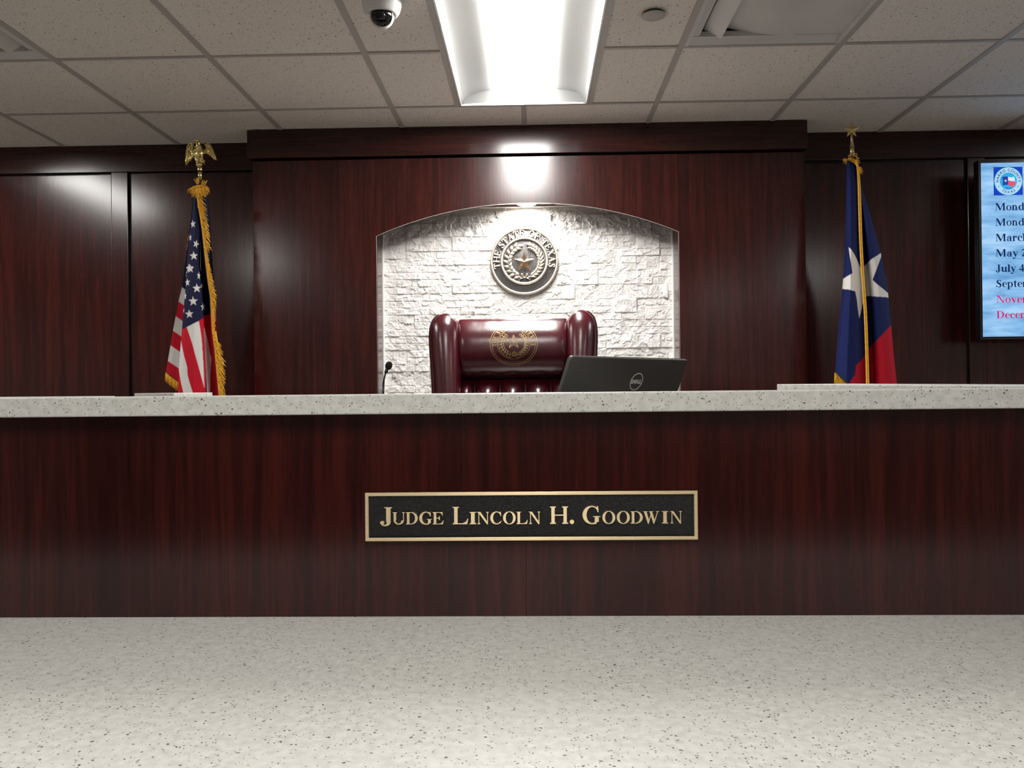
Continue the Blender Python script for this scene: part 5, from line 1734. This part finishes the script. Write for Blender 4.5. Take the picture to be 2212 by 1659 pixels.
for s, x, yb, yt, mt in (('Monday', 118, 153, 55, 's_navy'), ('Monday', 122, 356, 259, 's_navy'), ('March', 124, 562, 463, 's_navy'), ('May 2', 126, 767, 668, 's_navy'), ('July 4', 126, 968, 871, 's_navy'), ('September', 126, 1172, 1075, 's_navy'), ('November', 136, 1380, 1280, 's_mag'), ('December', 140, 1584, 1487, 's_mag')):
    x_, y_ = Tt(x, yb); screen_text(s, x_, y_, Tt(x, yt)[1], M[mt])
# county emblem: blue square, pale ring, cyan centre with a waving flag
Cc = lambda x, y: (2130 + x / 18.44, 350 + y / 18.44)
def flat(pts, mt, nm, lay, parent=scr):
    m = MB()
    m.add([(tp(*p).x, VY - 0.0010 - 0.0003 * lay, tp(*p).z) for p in pts], [tuple(range(len(pts)))])
    return m.build(nm, mt, parent, fix=False)
emb = flat([Cc(292, 205), Cc(1445, 190), Cc(1462, 1312), Cc(302, 1336)], M['s_blue'], 'emblem', 0)
cxy = (880, 765)
circ = lambda r, n=48: [Cc(cxy[0] + r * math.cos(2 * PI * k / n), cxy[1] - r * math.sin(2 * PI * k / n)) for k in range(n)]
flat(circ(562), M['s_cyan'], 'emblem_ring', 1)
flat(circ(545), M['s_pale'], 'emblem_ring', 2)
flat(circ(342), M['s_cyan'], 'emblem_centre', 3)
flat([Cc(632, 598), Cc(740, 582), Cc(862, 580), Cc(868, 740), Cc(868, 905), Cc(760, 915), Cc(650, 938), Cc(662, 770)], M['s_violet'], 'emblem_flag', 4)
flat([Cc(862, 585), Cc(940, 615), Cc(1030, 612), Cc(1110, 590), Cc(1130, 680), Cc(1150, 775), Cc(1050, 765), Cc(960, 755), Cc(868, 740)], M['s_white'], 'emblem_flag', 4)
flat([Cc(868, 740), Cc(960, 765), Cc(1050, 775), Cc(1150, 770), Cc(1165, 870), Cc(1120, 960), Cc(1010, 985), Cc(930, 960), Cc(868, 905)], M['s_red'], 'emblem_flag', 4)
flat([Cc(768 + u, 752 - v) for u, v in star_pts(66)], M['s_white'], 'emblem_star', 5)
for x, y in ((492, 975), (1262, 985)): flat([Cc(x + u, y - v) for u, v in star_pts(46)], M['s_cyan'], 'emblem_star', 3)


def sans(text, bold=0.035):
    """outlines of plain block letters: list of (advance, triangles)"""
    out = []
    for ch in text:
        if ch == ' ': out.append((0.45, [])); continue
        cu_ = bpy.data.curves.new('tmp', 'FONT'); cu_.body = ch; cu_.size = 1.0; cu_.offset = bold * 0.5
        ob = bpy.data.objects.new('tmp', cu_); C.objects.link(ob)
        dg = bpy.context.evaluated_depsgraph_get()
        me = ob.evaluated_get(dg).to_mesh()
        v = [tuple(p.co[:2]) for p in me.vertices]; f = [tuple(p.vertices) for p in me.polygons]
        ob.evaluated_get(dg).to_mesh_clear()
        bpy.data.objects.remove(ob); bpy.data.curves.remove(cu_)
        us = [p[0] for p in v]
        u0, u1 = min(us), max(us)
        out.append((u1 - u0 + 0.16, [[((v[i][0] - u0 + 0.08) / 1.0, v[i][1] / 0.70) for i in q] for q in f]))
    return out


def arc_sans(text, r_base, hgt, a0, a1, mt, nm, lay, flip=False):
    g = sans(text); tot = sum(a for a, _ in g); pos = 0
    m = MB()
    for a, tris in g:
        th = math.radians(a0 + (a1 - a0) * (pos + a / 2) / tot)
        sc = abs(math.radians(a1 - a0)) * (r_base + hgt / 2) / tot
        ca, sa = math.cos(th), math.sin(th)
        for tr in tris:
            pts = []
            for u, v in tr:
                du = (u - a / 2) * sc
                if not flip: rr_ = r_base + v * hgt; X_, Y_ = rr_ * ca + du * sa, rr_ * sa - du * ca
                else: rr_ = r_base + (1 - v) * hgt; X_, Y_ = rr_ * ca - du * sa, rr_ * sa + du * ca
                p = tp(*Cc(cxy[0] + X_, cxy[1] - Y_))
                pts.append((p.x, VY - 0.0010 - 0.0003 * lay, p.z))
            m.add(pts, [tuple(range(len(pts)))])
        pos += a
    m.build(nm, mt, scr, fix=False)


arc_sans('HARRIS COUNTY', 385, 110, 188, -8, M['s_ink'], 'emblem_lettering', 3)
arc_sans('TEXAS', 385, 100, 234, 308, M['s_ink'], 'emblem_lettering', 3, True)
arc_sans('1836', 270, 46, 245, 297, M['s_ink'], 'emblem_date', 5, True)
